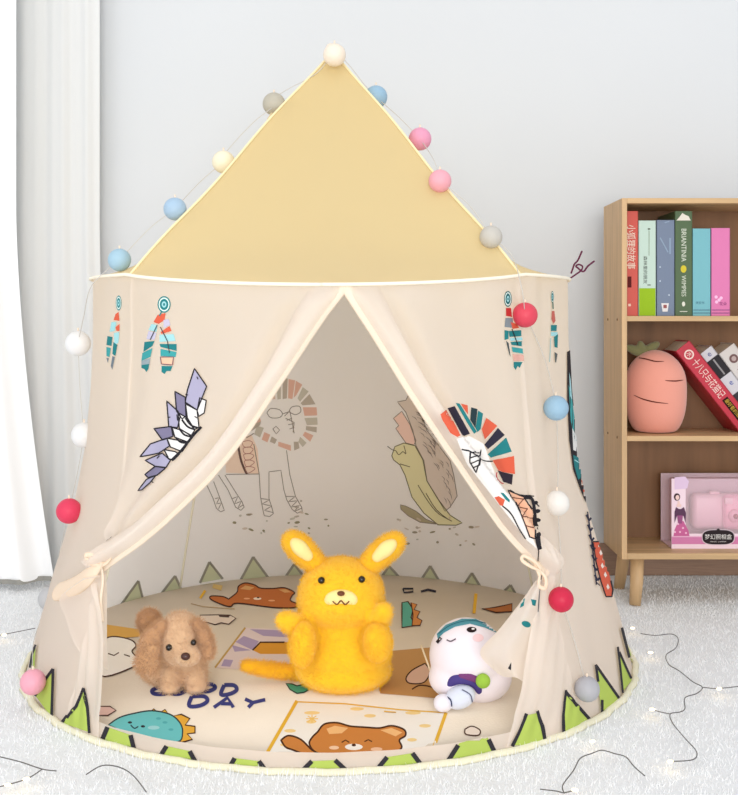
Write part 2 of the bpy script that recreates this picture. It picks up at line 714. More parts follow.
flat('print', [(.004 * math.cos(k * PI / 4), .006 * math.sin(k * PI / 4)) for k in range(8)], (220, 220, 206), r, up(683.5, 304))
r = BK['cyan'][0]
for py in (310, 313):
    flat('print', rect(0.0395, 0.0014), (60, 74, 110), r, up(701.6, py))
lettering('天空书', 0.007, up(700, 303), (60, 100, 120), r)
r = BK['pink'][0]
for py in (310, 313):
    flat('print', rect(0.0425, 0.0014), (90, 50, 110), r, up(720.6, py))
lettering('花朵', 0.009, up(723, 304), (130, 50, 110), r)
for px, py in ((716, 297), (719, 300), (716.5, 302), (721, 298)):
    flat('print', [(.004 * math.cos(k * PI / 4), .004 * math.sin(k * PI / 4)) for k in range(8)], (244, 190, 224), r, up(px, py))

# middle shelf: pink carrot cushion
Z2 = 0.4035
m_peach = mat('peach_plush', (232, 156, 138), 0.9, 0.1, bump=0.3, bscale=500, sheen=0.4)
m_leaf = mat('sage_plush', (122, 122, 82), 0.9, 0.1, bump=0.3, bscale=500, sheen=0.3)
YC = 2.60
pc = at(655.5, 395, YC)
car = empty('carrot_cushion', (pc.x, YC, Z2), 'plump pink carrot shaped cushion with green leaves and brown creases', 'cushion')
zc = Z2 + 0.100
rc = 0.074
prof = [(-1.0, 0.0), (-1.0, .40), (-0.96, .66), (-0.8, .82), (-0.5, .95), (-.1, 1.0), (.3, .98), (.55, .88), (.75, .70), (.9, .46), (.98, .2), (1, 0)]
pr = smooth_path(prof, 4)
Vc, Fcc = [], []
S = 48
for t, rr in pr:
    rr = max(rr, 0)
    for k in range(S):
        a = 2 * PI * k / S
        Vc.append((pc.x + rr * rc * math.cos(a), YC + rr * rc * 0.9 * math.sin(a), zc + t * 0.100))
for i in range(len(pr) - 1):
    for k in range(S):
        Fcc.append((i * S + k, i * S + (k + 1) % S, (i + 1) * S + (k + 1) % S, (i + 1) * S + k))
body = mesh_obj('body', Vc, Fcc, m_peach, car)
P = Printed(body, 1.0, 0.0006)
br = (96, 40, 30)
P.stroke([(631, 357), (645, 359), (655, 361.5), (664, 361.5)], 1.2, br, curve=True, taper=True)
P.stroke([(665, 380.5), (675, 381), (683, 380)], 1.2, br, curve=True, taper=True)
P.stroke([(634, 395), (643, 399), (655, 402), (668, 403.5)], 1.2, br, curve=True, taper=True)
P.finish()
lv = []
for dx, dz, rot in ((-0.044, .003, -1.15), (-0.012, .008, 1.0), (-0.030, 0.000, -0.2)):
    lv.append(((pc.x + dx, YC + 0.01, Z2 + 0.194 + dz), (0.012, 0.010, 0.030), (0, rot, 0)))
blob('leaf_top', lv, m_leaf, car, 0.003, 3)


def leaning(px0, py0, px1, py1, th_px, L_px, y, depth, color, label, group=None):
    """book leaning: right edge of spine from top corner (px0,py0) toward (px1,py1)"""
    a = at(px0, py0, y)
    b = at(px1, py1, y)
    d = Vector((b.x - a.x, 0, b.z - a.z)).normalized()     # down the spine
    ang = math.atan2(d.x, -d.z)                              # lean from vertical
    th = th_px / F * y
    L = L_px / F * y
    # local book: x in [-th,0], z in [-L,0], origin at top right corner
    M = Matrix.Translation((a.x, 0, a.z)) @ Matrix.Rotation(-ang, 4, 'Y')
    root, cov = book('book', -th, 0, -L, 0, y, depth, color, label, M=M, group=group)
    return root, M, th, L


YL = 2.58
GL = 'books leaning on the middle shelf'
rd, Mr, th, L = leaning(689.5, 340.5, 738, 402, 17.5, 103.5, YL, 0.15, (190, 40, 62),
                        'crimson book leaning over with white characters down its spine', GL)


def lp(M, x, z, y, ang=-PI / 2):
    return M @ Matrix.Translation((x, y, z)) @ Matrix.Rotation(PI / 2, 4, 'X') @ Matrix.Rotation(ang, 4, 'Z')


lettering('十八只与花猫记', 0.024, lp(Mr, -th * 0.52, -0.100, YL - 0.0007), (240, 214, 206), rd, fit=0.112)
ring = [(.012 * math.cos(k * PI / 10), .012 * math.sin(k * PI / 10)) for k in range(20)]
ringi = [(.0085 * math.cos(k * PI / 10), .0085 * math.sin(k * PI / 10)) for k in range(20)]
Mm = lp(Mr, -th * 0.52, -0.026, YL - 0.0007)
mesh_obj('print', [Mm @ Vector((*p, 0)) for p in ring + ringi], [(i, (i + 1) % 20, 20 + (i + 1) % 20, 20 + i) for i in range(20)],
         ink((240, 214, 206)), rd, False)
lettering('水', 0.014, Mm, (240, 214, 206), rd)
flat('print', rect(0.080, 0.016), (40, 24, 20), rd, lp(Mr, -th * 0.48, -0.203, YL - 0.0007))
lettering('最好看的故事书', 0.012, lp(Mr, -th * 0.48, -0.203, YL - 0.0012), (206, 170, 70), rd, fit=0.072)

wb, Mw, th2, L2 = leaning(711.5, 345.5, 738, 380, 14.3, 97.5, 2.592, 0.13, (206, 204, 210),
                          'thin white and black checked book lying on the crimson one', GL)
y2 = 2.592 - 0.0007
flat('print', rect(0.052, th2), (52, 50, 54), wb, lp(Mw, -th2 / 2, -0.052, y2))
flat('print', rect(0.045, 0.004), (150, 148, 150), wb, lp(Mw, -th2 / 2, -0.052, y2 - 0.0004))
flat('print', rect(0.045, th2), (60, 58, 64), wb, lp(Mw, -th2 / 2, -0.150, y2))
lettering('e', 0.02, lp(Mw, -th2 / 2, -0.013, y2, 0), (90, 96, 150), wb)
lettering('e', 0.02, lp(Mw, -th2 / 2, -0.1, y2, 0), (70, 90, 170), wb)
w3, M3, th3, L3 = leaning(734, 343, 760, 378, 19, 96, 2.60, 0.13, (214, 208, 204),
                          'thick pale grey book with a round brown emblem, uppermost of the leaning books', GL)
y3 = 2.60 - 0.0007
Me_ = lp(M3, -th3 * 0.5, -0.030, y3)
flat('print', [(.011 * math.cos(k * PI / 8), .011 * math.sin(k * PI / 8)) for k in range(16)], (120, 92, 92), w3, Me_)
flat('print', [(.006 * math.cos(k * PI / 8), .006 * math.sin(k * PI / 8)) for k in range(16)], (190, 170, 168), w3, lp(M3, -th3 * 0.5, -0.030, y3 - .0005))
lettering('小猫', 0.022, lp(M3, -th3 * 0.5, -0.072, y3), (60, 48, 48), w3)

# bottom shelf: boxed pink toy camera
YX = 2.56
ZX = 0.1268
x0, x1 = at(671.5, 0, YX).x, at(671.5, 0, YX).x + 0.235
zt = ZX + 0.168
D = 0.095
bxo = empty('toy_box', ((x0 + x1) / 2, YX + D / 2, ZX), 'pink window gift box on the bottom shelf', 'box')
m_card = mat('white_pink_card', (238, 214, 226), 0.45, 0.4)
m_mag = mat('magenta_card', (206, 118, 168), 0.45, 0.4)
m_inner = mat('pink_inlay', (224, 180, 198), 0.6, 0.3)
t = 0.0018
b = box_bm(x0 + .001, x1 - .001, YX + t, YX + D - t, ZX, ZX + t)
box_bm(x0, x1, YX + D - t, YX + D, ZX, zt, bm=b)
box_bm(x0, x0 + 0.034, YX, YX + t, ZX + 0.036, zt, bm=b)                 # left front panel
box_bm(x0, x1, YX, YX + t, ZX, ZX + 0.036, bm=b)                # bottom front strip
box_bm(x1 - 0.012, x1, YX, YX + t, ZX, zt, bm=b)
bm_obj('carton', b, m_card, bxo, False)
bm_obj('inlay', box_bm(x0 + 0.02, x1 - 0.02, YX + D - 0.02, YX + D - t, ZX + t, zt - 0.01, 0.004), m_inner, bxo)
# clear plastic window wrapping front, top and side
m_pl = bpy.data.materials.new('clear_plastic')
m_pl.use_nodes = True
nt = m_pl.node_tree
bs = nt.nodes['Principled BSDF']
bs.inputs['Base Color'].default_value = (0.93, 0.85, 0.9, 1)
bs.inputs['Roughness'].default_value = 0.12
tr = nt.nodes.new('ShaderNodeBsdfTransparent')
mx = nt.nodes.new('ShaderNodeMixShader')
mx.inputs[0].default_value = 0.16
nt.links.new(tr.outputs[0], mx.inputs[1])
nt.links.new(bs.outputs[0], mx.inputs[2])
nt.links.new(mx.outputs[0], nt.nodes['Material Output'].inputs[0])
b = box_bm(x0 + 0.034, x1 - 0.012, YX + 0.0004, YX + 0.001, ZX + 0.036, zt)
box_bm(x0, x1, YX, YX + D, zt, zt + 0.0008, bm=b)
box_bm(x0, x0 + 0.0008, YX, YX + D, ZX, zt, bm=b)
bm_obj('plastic_window', b, m_pl, bxo, False)


def bxM(px, py, dy=-0.0006, ang=0):
    p = at(px, py, YX + dy)
    return Matrix.Translation(p) @ Matrix.Rotation(PI / 2, 4, 'X') @ Matrix.Rotation(ang, 4, 'Z')


sc_ = YX / F
flat('print', rect(0.234, 0.017), (206, 128, 172), bxo,
     Matrix.Translation(((x0 + x1) / 2, YX - 0.0004, ZX + 0.0195)) @ Matrix.Rotation(PI / 2, 4, 'X'))
flat('print', rect(0.234, 0.0015), (232, 170, 204), bxo,
     Matrix.Translation(((x0 + x1) / 2, YX - 0.0007, ZX + 0.0295)) @ Matrix.Rotation(PI / 2, 4, 'X'))
# black label plate with scalloped outline
lab = []
for k in range(40):
    a = 2 * PI * k / 40
    ex = math.copysign(abs(math.cos(a)) ** 0.6, math.cos(a)) * 15.8
    ey = math.copysign(abs(math.sin(a)) ** 0.75, math.sin(a)) * 7.2
    lab.append((ex * sc_, ey * sc_))
flat('print', [(x * 1.05, y * 1.1) for x, y in lab], (214, 196, 206), bxo, bxM(718.3, 537.2, -0.0010))
flat('print', lab, (44, 36, 40), bxo, bxM(718.3, 537.2, -0.0014))
lettering('梦幻照相盒', 0.0135, bxM(718.3, 537.2, -0.0019), (226, 224, 222), bxo, fit=27 * sc_)
lettering('MAGIC CAMERA', 0.004, bxM(718.3, 541.7, -0.0019), (206, 200, 200), bxo, fit=16 * sc_)
flat('print', [(0.004 * math.cos(k * PI / 4), .003 * math.sin(k * PI / 4)) for k in range(8)], (44, 36, 40), bxo, bxM(718.3, 529.8, -0.0016))
# dressed girl drawn on the left panel (a plain figure)
flat('print', [(x * .9 * sc_, y * sc_) for x, y in [(-6, 7), (6, 8), (10, 3), (8, -4), (-6, -5)]], (222, 196, 224), bxo, bxM(680, 484.5, -0.0005))
flat('print', [(3.2 * sc_ * math.cos(k * PI / 6), 3.8 * sc_ * math.sin(k * PI / 6)) for k in range(12)], (70, 48, 56), bxo, bxM(677, 497, -0.0005))
flat('print', [(1.9 * sc_ * math.cos(k * PI / 6), 2.5 * sc_ * math.sin(k * PI / 6)) for k in range(12)], (238, 206, 200), bxo, bxM(677.4, 497.5, -0.0009))
flat('print', [(x * sc_, y * sc_) for x, y in [(-5.5, -9), (-5.5, 2), (-4, 7), (-1, 5), (1, 5), (4, 7), (6, 1), (5.5, -9), (3.5, -2), (-3, -2)]], (92, 62, 88), bxo, bxM(680, 514, -0.0007))
flat('print', [(x * sc_, y * sc_) for x, y in [(-2, 6), (3, 6), (8, -4), (9, -9), (-7, -9), (-6, -3)]], (196, 100, 150), bxo, bxM(680.5, 527, -0.0005))
for px, py in ((678, 524), (683, 528), (680, 532), (686, 533), (675, 532)):
    flat('print', [(1.1 * sc_ * math.cos(k * PI / 3), 1.1 * sc_ * math.sin(k * PI / 3)) for k in range(6)], (240, 190, 216), bxo, bxM(px, py, -0.0010))
flat('print', [(x * sc_, y * sc_) for x, y in [(-1, 4), (1, 4), (1.4, 1.5), (3, 0), (2.6, -2), (-1.6, -2), (-2, 0), (-.8, 1.5)]], (236, 204, 198), bxo, bxM(678.5, 505, -0.0009))
flat('print', [(x * sc_, y * sc_) for x, y in [(-3, 4), (3, 4), (2, -4), (-2, -4)]], (150, 84, 128), bxo, bxM(680, 519.5, -0.0009))
# the toy camera inside
m_campink = mat('pink_plastic', (240, 162, 188), 0.35, 0.5)
m_camlt = mat('pale_pink_plastic', (242, 186, 204), 0.35, 0.5)
YK = YX + 0.028
cm = at(722, 515, YK)
camo = empty('toy_camera', (cm.x, YK + 0.02, ZX + 0.03), 'pink toy camera packed inside the window box', 'toy camera')
cx0, cx1, cz0, cz1 = at(693, 0, YK).x, at(765, 0, YK).x, at(0, 530, YK).z, at(0, 494, YK).z
bm_obj('body', box_bm(cx0, cx1, YK, YK + 0.035, cz0, cz1, 0.012), m_camlt, camo)
gx = at(738, 0, YK).x
bm_obj('lens_housing', box_bm(at(722, 0, YK).x, at(758, 0, YK).x, YK - 0.012, YK + 0.006, at(0, 529, YK).z, at(0, 494, YK).z, 0.010), m_campink, camo)
b = bmesh.new()
lc = at(735, 516, YK - 0.014)
bmesh.ops.create_cone(b, cap_ends=True, segments=32, radius1=0.017, radius2=0.014, depth=0.010,
                      matrix=Matrix.Translation(lc) @ Matrix.Rotation(PI / 2, 4, 'X'))
bm_obj('lens', b, m_campink, camo)
b = bmesh.new()
bmesh.ops.create_cone(b, cap_ends=True, segments=24, radius1=0.006, radius2=0.006, depth=0.002,
                      matrix=Matrix.Translation(lc + Vector((0, -0.006, 0))) @ Matrix.Rotation(PI / 2, 4, 'X'))
bm_obj('lens_glass', b, mat('lens_red', (170, 60, 84), 0.2, 0.5), camo)
bm_obj('shutter_button', box_bm(at(711, 0, YK).x, at(721, 0, YK).x, YK + 0.008, YK + 0.022, cz1 - 0.002, cz1 + 0.005, 0.002), m_camlt, camo)
bm_obj('flash', box_bm(at(723, 0, YK).x, at(731, 0, YK).x, YK - 0.015, YK - 0.010, at(0, 503, YK).z, at(0, 497, YK).z, 0.001), m_camlt, camo)

# ================================================================== THE TENT
m_cloth = mat('cream_cotton', (253, 246, 239), 0.85, 0.12, trans=0.64, bump=0.12, bscale=900, sheen=0.1)
m_roof = mat('yellow_cotton', (243, 224, 174), 0.85, 0.12, trans=0.5, bump=0.12, bscale=900, sheen=0.1)
m_trim = mat('butter_binding', (250, 234, 214), 0.8, 0.15, trans=0.15)
m_hemc = mat('hem_cotton', (238, 233, 206), 0.9, 0.1, bump=0.4, bscale=500)
m_peachr = mat('peach_ribbon', (252, 232, 208), 0.7, 0.2, trans=0.2, bump=0.2, bscale=700)

PROF = [(0.0, 0.600), (0.04, 0.590), (0.10, 0.574), (0.17, 0.554), (0.25, 0.530), (0.324, 0.510), (0.42, 0.494), (0.52, 0.486),
        (0.64, 0.478), (0.78, 0.475)]
PZ = [p[0] for p in PROF]
PR = [p[1] for p in PROF]


def rad(z):
    return float(np.interp(z, PZ, PR))


def zrim(th):
    a = (math.degrees(th) + 180) % 360 - 180
    s = 0.0
    if abs(a) < 46:
        s = math.cos(a / 46 * PI / 2) ** 0.8
    return 0.757 - 0.0225 * s


def folds(th, z):
    k = math.degrees(th) % 360
    f = 0.0018 * math.sin(th * 11 + 0.7) + 0.0012 * math.sin(th * 23 + z * 6)
    f += 0.0055 * math.exp(-((k - 50) / 3.0) ** 2) * (0.5 + z) - 0.005 * math.exp(-((k - 56) / 3.0) ** 2) * (0.4 + z)
    f += 0.002 * math.sin(th * 5 + z * 9)
    return f * (1 - math.exp(-max(z, 0) / 0.08))


def tp(th, z, off=0.0):
    r_ = rad(z) + off
    return Vector((CX + r_ * math.sin(th), CY - r_ * math.cos(th), z))


def px_to_tz(px, py):
    """pixel -> (theta, z) on the front of the tent wall"""
    dx, dz = (px - PX0) / F, -(py - PY0) / F
    Y = 1.55
    while Y < 2.25:
        x, z = dx * Y, H + dz * Y
        if math.hypot(x - CX, Y - CY) <= rad(max(z, 0)):
            break
        Y += 0.001
    return math.atan2(dx * Y - CX, -(Y - CY)), H + dz * Y


tent = empty('play_tent', (CX, CY, 0), 'round cream and yellow canvas play tent with animal prints and tied-back doors', 'tent')
RODS = [math.radians(a) for a in (-45, 45, 127, -138.5)]

# -- wall, running from the right front pole around the back to the left one
NT, NZ = 300, 60
V, Fc = [], []
a0, a1 = math.radians(44.5), math.radians(315.5)
for j in range(NZ + 1):
    for i in range(NT + 1):
        th_ = a0 + (a1 - a0) * i / NT
        z = 0.002 + (zrim(th_) - 0.002) * j / NZ
        V.append(tp(th_, z, folds(th_, z)))
for j in range(NZ):
    for i in range(NT):
        a = j * (NT + 1) + i
        Fc.append((a, a + 1, a + NT + 2, a + NT + 1))
wallp = mesh_obj('wall_panel', V, Fc, m_cloth, tent)

# -- the tied-back doors
EL = [(343, 289), (325, 312), (308, 337), (288, 368), (268, 398), (249, 427), (229, 454), (209, 478), (188, 499), (165, 521),
      (143, 540), (121, 557), (106, 570), (104, 585), (106, 610), (107, 640), (106, 670), (104, 705), (100, 741)]
ER = [(347, 289), (361, 311), (376, 334), (392, 360), (409, 388), (426, 414), (443, 440), (461, 466), (479, 493), (498, 521),
      (515, 543), (530, 560), (541, 572), (538, 588), (529, 620), (523, 660), (519, 690), (512, 715), (505, 745)]


def door(name, E, side):
    tz = [px_to_tz(*p) for p in E]
    tz.sort(key=lambda q: q[1])
    zs = [max(q[1], 0) for q in tz]
    ts = [q[0] for q in tz]
    rod = math.radians(45.2) * side
    tie = px_to_tz(*([(100, 566), (540, 572)][side > 0]))
    A2 = [np.array([t_ * 0.5, z_]) for t_, z_ in zip(ts, zs)]
    NS, NZd = 110, 110
    V, Fc, edge3 = [], [], []
    for j in range(NZd + 1):
        v = j / NZd
        zmax = zrim(rod)
        z = 0.004 + (zmax - 0.004) * v
        te = float(np.interp(z, zs, ts))
        if z > zs[-1]:
            te = ts[-1]
        below = z < tie[1]
        for i in range(NS + 1):
            s = 1 - (1 - i / NS) ** 1.5
            th_ = rod + (te - rod) * s
            zz = min(z, zrim(th_)) if v > 0.93 else z
            if v == 1:
                zz = zrim(th_)
            u = abs(te - th_) * rad(z)
            p = np.array([th_ * 0.5, z])
            # distance to the diagonal edge measured across it
            dist = u * (0.70 if not below else 1.0)
            ddx, ddz = (th_ - tie[0]) * 0.5, z - tie[1]
            rr_ = math.hypot(ddx, ddz)
            ph = math.atan2(abs(ddz), abs(ddx))
            f = 0.0
            span = abs(te - rod) * rad(z)
            hw = 0.034 + 0.012 * math.sin(z * 9)
            if not below:
                k = min(1, dist / hw)
                top_fade = min(1, max(0, (zmax - z) / 0.12))
                f += 0.036 * math.sin(PI * k) ** 0.75 * (0.25 + 0.75 * top_fade) * min(1, span / 0.03)
                f += 0.0035 * math.sin(dist / hw * 9) * top_fade * (dist < hw)
                f += 0.0075 * math.exp(-((dist - hw * 1.22) / 0.009) ** 2) * top_fade * -1 + 0.004 * math.exp(-((dist - hw * 1.75) / 0.012) ** 2) * top_fade
                g = min(1, rr_ / 0.10) * math.exp(-rr_ / 0.45) * min(1, dist / 0.02)
                f += 0.0080 * g * math.sin(ph * 17 + 1.5 * side)
                f += 0.0025 * math.sin(th_ * 19 + z * 12) * min(1, dist / 0.02)
                f += 0.012 * math.exp(-(rr_ / 0.07) ** 2)
            else:
                e = min(1, (tie[1] - z) / 0.05)
                f += 0.010 * math.sin(PI * s) ** 0.7 * (1 - 0.5 * e) + (0.0018 if side > 0 else 0.0035) * e * math.sin(u * 210 + 1.0) * min(1, z / 0.05 + 0.3)
                f += 0.012 * math.exp(-(rr_ / 0.07) ** 2)
            f += 0.0035
            f *= min(1, (zrim(th_) - zz) / 0.03 + 0.12)
            if z < 0.05:
                f = f * (0.25 + 0.75 * z / 0.05) + 0.0015
            q = tp(th_, zz, f)
            V.append(q)
            if i == NS:
                edge3.append(q.copy())
    for j in range(NZd):
        for i in range(NS):
            a = j * (NS + 1) + i
            Fc.append((a, a + 1, a + NS + 2, a + NS + 1))
    o = mesh_obj(name, V, Fc, m_cloth, tent)
    # sewn binding along the free edge
    pts = [p for p in edge3[:-1] if p.z > tie[1] - 0.004]
    nb = []
    n_ = len(pts)
    Vb, Fb = [], []
    for i, p in enumerate(pts):
        t_ = (pts[min(i + 1, n_ - 1)] - pts[max(i - 1, 0)]).normalized()
        nrm = Vector((p.x - CX, p.y - CY, 0)).normalized()
        w_ = t_.cross(nrm).normalized()
        wd = (0.0075 if side < 0 else 0.0095)
        wd *= 0.45 if p.z < tie[1] else 1
        for k in range(8):
            a = 2 * PI * k / 8
            Vb.append(p + w_ * wd * math.cos(a) + nrm * (0.0032 * math.sin(a)))
    for i in range(n_ - 1):
        for k in range(8):
            a, b2 = i * 8 + k, i * 8 + (k + 1) % 8
            Fb.append((a, b2, b2 + 8, a + 8))
    mesh_obj('door_binding', Vb, Fb, m_trim, o)
    return o, tie


door_l, tieL = door('door_panel', EL, -1)
door_r, tieR = door('door_panel', ER, 1)

# -- sill crossing the opening
V, Fc = [], []
n_ = 120
for j in range(9):
    for i in range(n_ + 1):
        th_ = math.radians(-45 + 90 * i / n_)
        z = 0.001 + 0.027 * j / 8
        V.append(tp(th_, z, 0.0005 + 0.0008 * math.sin(th_ * 40)))
for j in range(8):
    for i in range(n_):
        a = j * (n_ + 1) + i
        Fc.append((a, a + 1, a + n_ + 2, a + n_ + 1))
sill = mesh_obj('door_sill', V, Fc, m_cloth, tent)

# -- floor cloth and base hem
b = bmesh.new()
bmesh.ops.create_circle(b, cap_ends=True, segments=128, radius=0.597, matrix=Matrix.Translation((CX, CY, 0.003)))
bm_obj('floor_cloth', b, m_cloth, tent, False)
V, Fc = [], []
n_ = 260
for i in range(n_):
    a = 2 * PI * i / n_
    rr_ = 0.600 + 0.0015 * math.sin(a * 37) + 0.001 * math.sin(a * 91)
    for (dr, dz) in ((0.0, 0.0075), (0.005, 0.0085), (0.0105, 0.0045 + 0.001 * math.sin(a * 53)), (0.012, 0.0008), (0.0, 0.0008)):
        V.append((CX + (rr_ + dr) * math.sin(a), CY - (rr_ + dr) * math.cos(a), dz))
for i in range(n_):
    for k in range(5):
        Fc.append((i * 5 + k, i * 5 + (k + 1) % 5, ((i + 1) % n_) * 5 + (k + 1) % 5, ((i + 1) % n_) * 5 + k))
mesh_obj('base_hem', V, Fc, m_hemc, tent)

# -- roof
APEX = Vector((CX - 0.0, CY, H + (PY0 - 52) / F * CY))
APEX.x = at(333, 52, CY).x
NR, NA = 60, 256
V, Fc = [], []


def roof_pt(a, t, off=0.0):
    """a = angle, t = 0 rim .. 1 apex"""
    base = tp(a, zrim(a), 0.003)
    # straight chord between neighbouring poles
    q = math.radians(90)
    k = math.floor((a - math.radians(-45)) / q)
    r0 = math.radians(-45) + k * q
    f = (a - r0) / q
    A = tp(r0, zrim(r0), 0.003)
    B = tp(r0 + q, zrim(r0 + q), 0.003)
    C_ = A.lerp(B, f)
    s = 1 - math.exp(-t / 0.055)
    p = base.lerp(C_, s)
    p.z = base.z * (1 - s) + 0.757 * s if t > 0 else base.z
    sag = -0.030 * math.sin(PI * t) * math.sin(PI * f) * 0.4
    out = p.lerp(APEX, t)
    n = Vector((math.sin(a), -math.cos(a), 0.5)).normalized()
    wr = 0.0012 * math.sin(f * 25 + t * 9) * math.sin(PI * min(1, t * 3 + 0.02)) * (1 - t)
    bow = 0.007 * math.sin(PI * t) * math.exp(-(min(f, 1 - f) / 0.10) ** 2) * math.cos(t * 9)
    return out + n * (sag + wr + off + bow * 0.5)


for j in range(NR + 1):
    t = j / NR
    t = t ** 1.2
    for i in range(NA):
        V.append(roof_pt(2 * PI * i / NA - PI / 4 + 1e-6, t * 0.995))
for j in range(NR):
    for i in range(NA):
        Fc.append((j * NA + i, j * NA + (i + 1) % NA, (j + 1) * NA + (i + 1) % NA, (j + 1) * NA + i))
roof = mesh_obj('roof', V, Fc, m_roof, tent)
parts = []
for a in (-PI / 4, PI / 4, 3 * PI / 4, 5 * PI / 4):
    parts.append(tube([roof_pt(a + 1e-6, 0.99 * k / 40, 0.001) for k in range(41)], 0.0024, 8))
v_, f_ = join_geo(parts)
mesh_obj('roof_piping', v_, f_, mat('roof_binding', (245, 229, 184), 0.8, 0.15), tent)
pts = [tp(2 * PI * k / 240, zrim(2 * PI * k / 240) - 0.001, 0.0055) for k in range(241)]
v_, f_ = tube(pts, 0.0031, 8)
mesh_obj('rim_piping', v_, f_, mat('rim_binding', (252, 244, 224), 0.8, 0.15), tent)
# poles: inside the wall from rim to the ground and under the roof
m_pole = mat('pole_sleeve', (232, 228, 208), 0.7, 0.2)
for a in RODS:
    pts = [tp(a, 0.004 + (0.75 - 0.004) * k / 20, -0.007) for k in range(21)]
    v_, f_ = tube(pts, 0.0028, 8)
    mesh_obj('tent_pole', v_, f_, m_pole, tent)
# apex cap and loop
v_, f_ = tube(smooth_path([(APEX.x - .004, CY - .004, APEX.z - .004), (APEX.x - 0.012, CY - .01, APEX.z + 0.006), (APEX.x - 0.006, CY - .01, APEX.z + 0.013),
                           (APEX.x + 0.004, CY - .008, APEX.z + 0.010), (APEX.x + 0.002, CY - 0.004, APEX.z - 0.002)], 6), 0.0022, 6)
mesh_obj('hanging_loop', v_, f_, m_trim, tent)


# -- ribbons, knots and loose tails
def ribbon(pts_px, widths, m, name, parent, th=0.0015):
    """soft strap through (px,py,Y) points"""
    P3 = [at(*p) for p in smooth_path(pts_px, 6)]
    W = [float(x) for x in np.interp(np.linspace(0, 1, len(P3)), np.linspace(0, 1, len(widths)), widths)]
    V, Fc = [], []
    n = len(P3)
    for i, p in enumerate(P3):
        t_ = (P3[min(i + 1, n - 1)] - P3[max(i - 1, 0)]).normalized()
        vw = (p - Vector((0, 0, H))).normalized()
        nrm = Vector((p.x - CX, p.y - CY, 0)).normalized()
        w_ = t_.cross(nrm)
        w_ = w_.normalized() if w_.length > 1e-5 else Vector((0, 0, 1))
        hw = W[i] / 2
        for k in range(10):
            a = 2 * PI * k / 10
            V.append(p + w_ * hw * math.cos(a) + nrm * (th + hw * 0.28) * math.sin(a))
    for i in range(n - 1):
        for k in range(10):
            a, b2 = i * 10 + k, i * 10 + (k + 1) % 10
            Fc.append((a, b2, b2 + 10, a + 10))
    Fc.append(tuple(range(10))[::-1])
    Fc.append(tuple((n - 1) * 10 + k for k in range(10)))
    return mesh_obj(name, V, Fc, m, parent)


def surfY(px, py, off=0.0):
    th_, z = px_to_tz(px, py)
    return tp(th_, z).y - off


yl = surfY(100, 566)
ribbon([(103, 556, yl - .035), (97, 566, yl - .042), (88, 577, yl - .030), (74, 587, surfY(74, 587, .026)), (60, 592, surfY(62, 592, .014)), (54, 596, surfY(60, 597, .0))],
       [.016, .022, .030, .034, .032, .018], m_peachr, 'tie_ribbon', tent)
ribbon([(100, 563, yl - .046), (93, 556, yl - .048), (86, 556, yl - .046), (90, 563, yl - .046), (100, 565, yl - .046)], [.005, .010, .011, .009, .005],
       m_peachr, 'tie_bow', tent)
ribbon([(100, 563, yl - .046), (106, 551, yl - .046), (111, 552, yl - .046), (108, 561, yl - .045), (101, 566, yl - .046)], [.005, .009, .010, .008, .005],
       m_peachr, 'tie_bow', tent)
ribbon([(101, 566, yl - .044), (103, 580, yl - .040), (101, 600, yl - .036), (103, 622, yl - .034)], [.005, .006, .0055, .005], m_trim, 'tie_tail', tent)
yr = surfY(540, 573)
ribbon([(536, 562, yr - .036), (541, 572, yr - .042), (543, 581, yr - .036)], [.016, .019, .014], m_peachr, 'tie_ribbon', tent)
ribbon([(541, 571, yr - .046), (530, 566, yr - .05), (522, 560, yr - .05), (524, 556, yr - .05), (534, 561, yr - .05), (541, 569, yr - .046)],
       [.004, .006, .007, .006, .006, .004], m_peachr, 'tie_bow', tent)
ribbon([(541, 571, yr - .046), (546, 579, yr - .05), (545, 588, yr - .05), (539, 585, yr - .05), (540, 574, yr - .046)],
       [.004, .007, .008, .007, .004], m_peachr, 'tie_bow', tent)
ribbon([(541, 575, yr - .045), (539, 590, yr - .047), (538, 606, yr - .045), (536, 630, yr - .043)], [.004, .0035, .003, .003],
       mat('dark_cord', (70, 72, 78), 0.8), 'tie_tail', tent)


def tail(rows, m, name, parent, fold=0.006, nf=3.0, ph=0.0, th=0.0):
    """loose cloth: rows of (pxL,pyL,YL, pxR,pyR,YR) from top to bottom"""
    R_ = smooth_path(rows, 8)
    V, Fc = [], []
    NXX = 40
    n = len(R_)
    for j, q in enumerate(R_):
        g = j / (n - 1)
        for i in range(NXX + 1):
            u = i / NXX
            px = q[0] + (q[3] - q[0]) * u
            py = q[1] + (q[4] - q[1]) * u + 2.0 * math.sin(u * PI * nf + ph) * g
            Y = q[2] + (q[5] - q[2]) * u + fold * (0.35 + 0.65 * g) * math.sin(u * 2 * PI * nf * 0.5 + ph) - 0.012 * math.sin(PI * u)
            V.append(at(px, py, Y))
    for j in range(n - 1):
        for i in range(NXX):
            a = j * (NXX + 1) + i
            Fc.append((a, a + 1, a + NXX + 2, a + NXX + 1))
    return mesh_obj(name, V, Fc, m, parent)


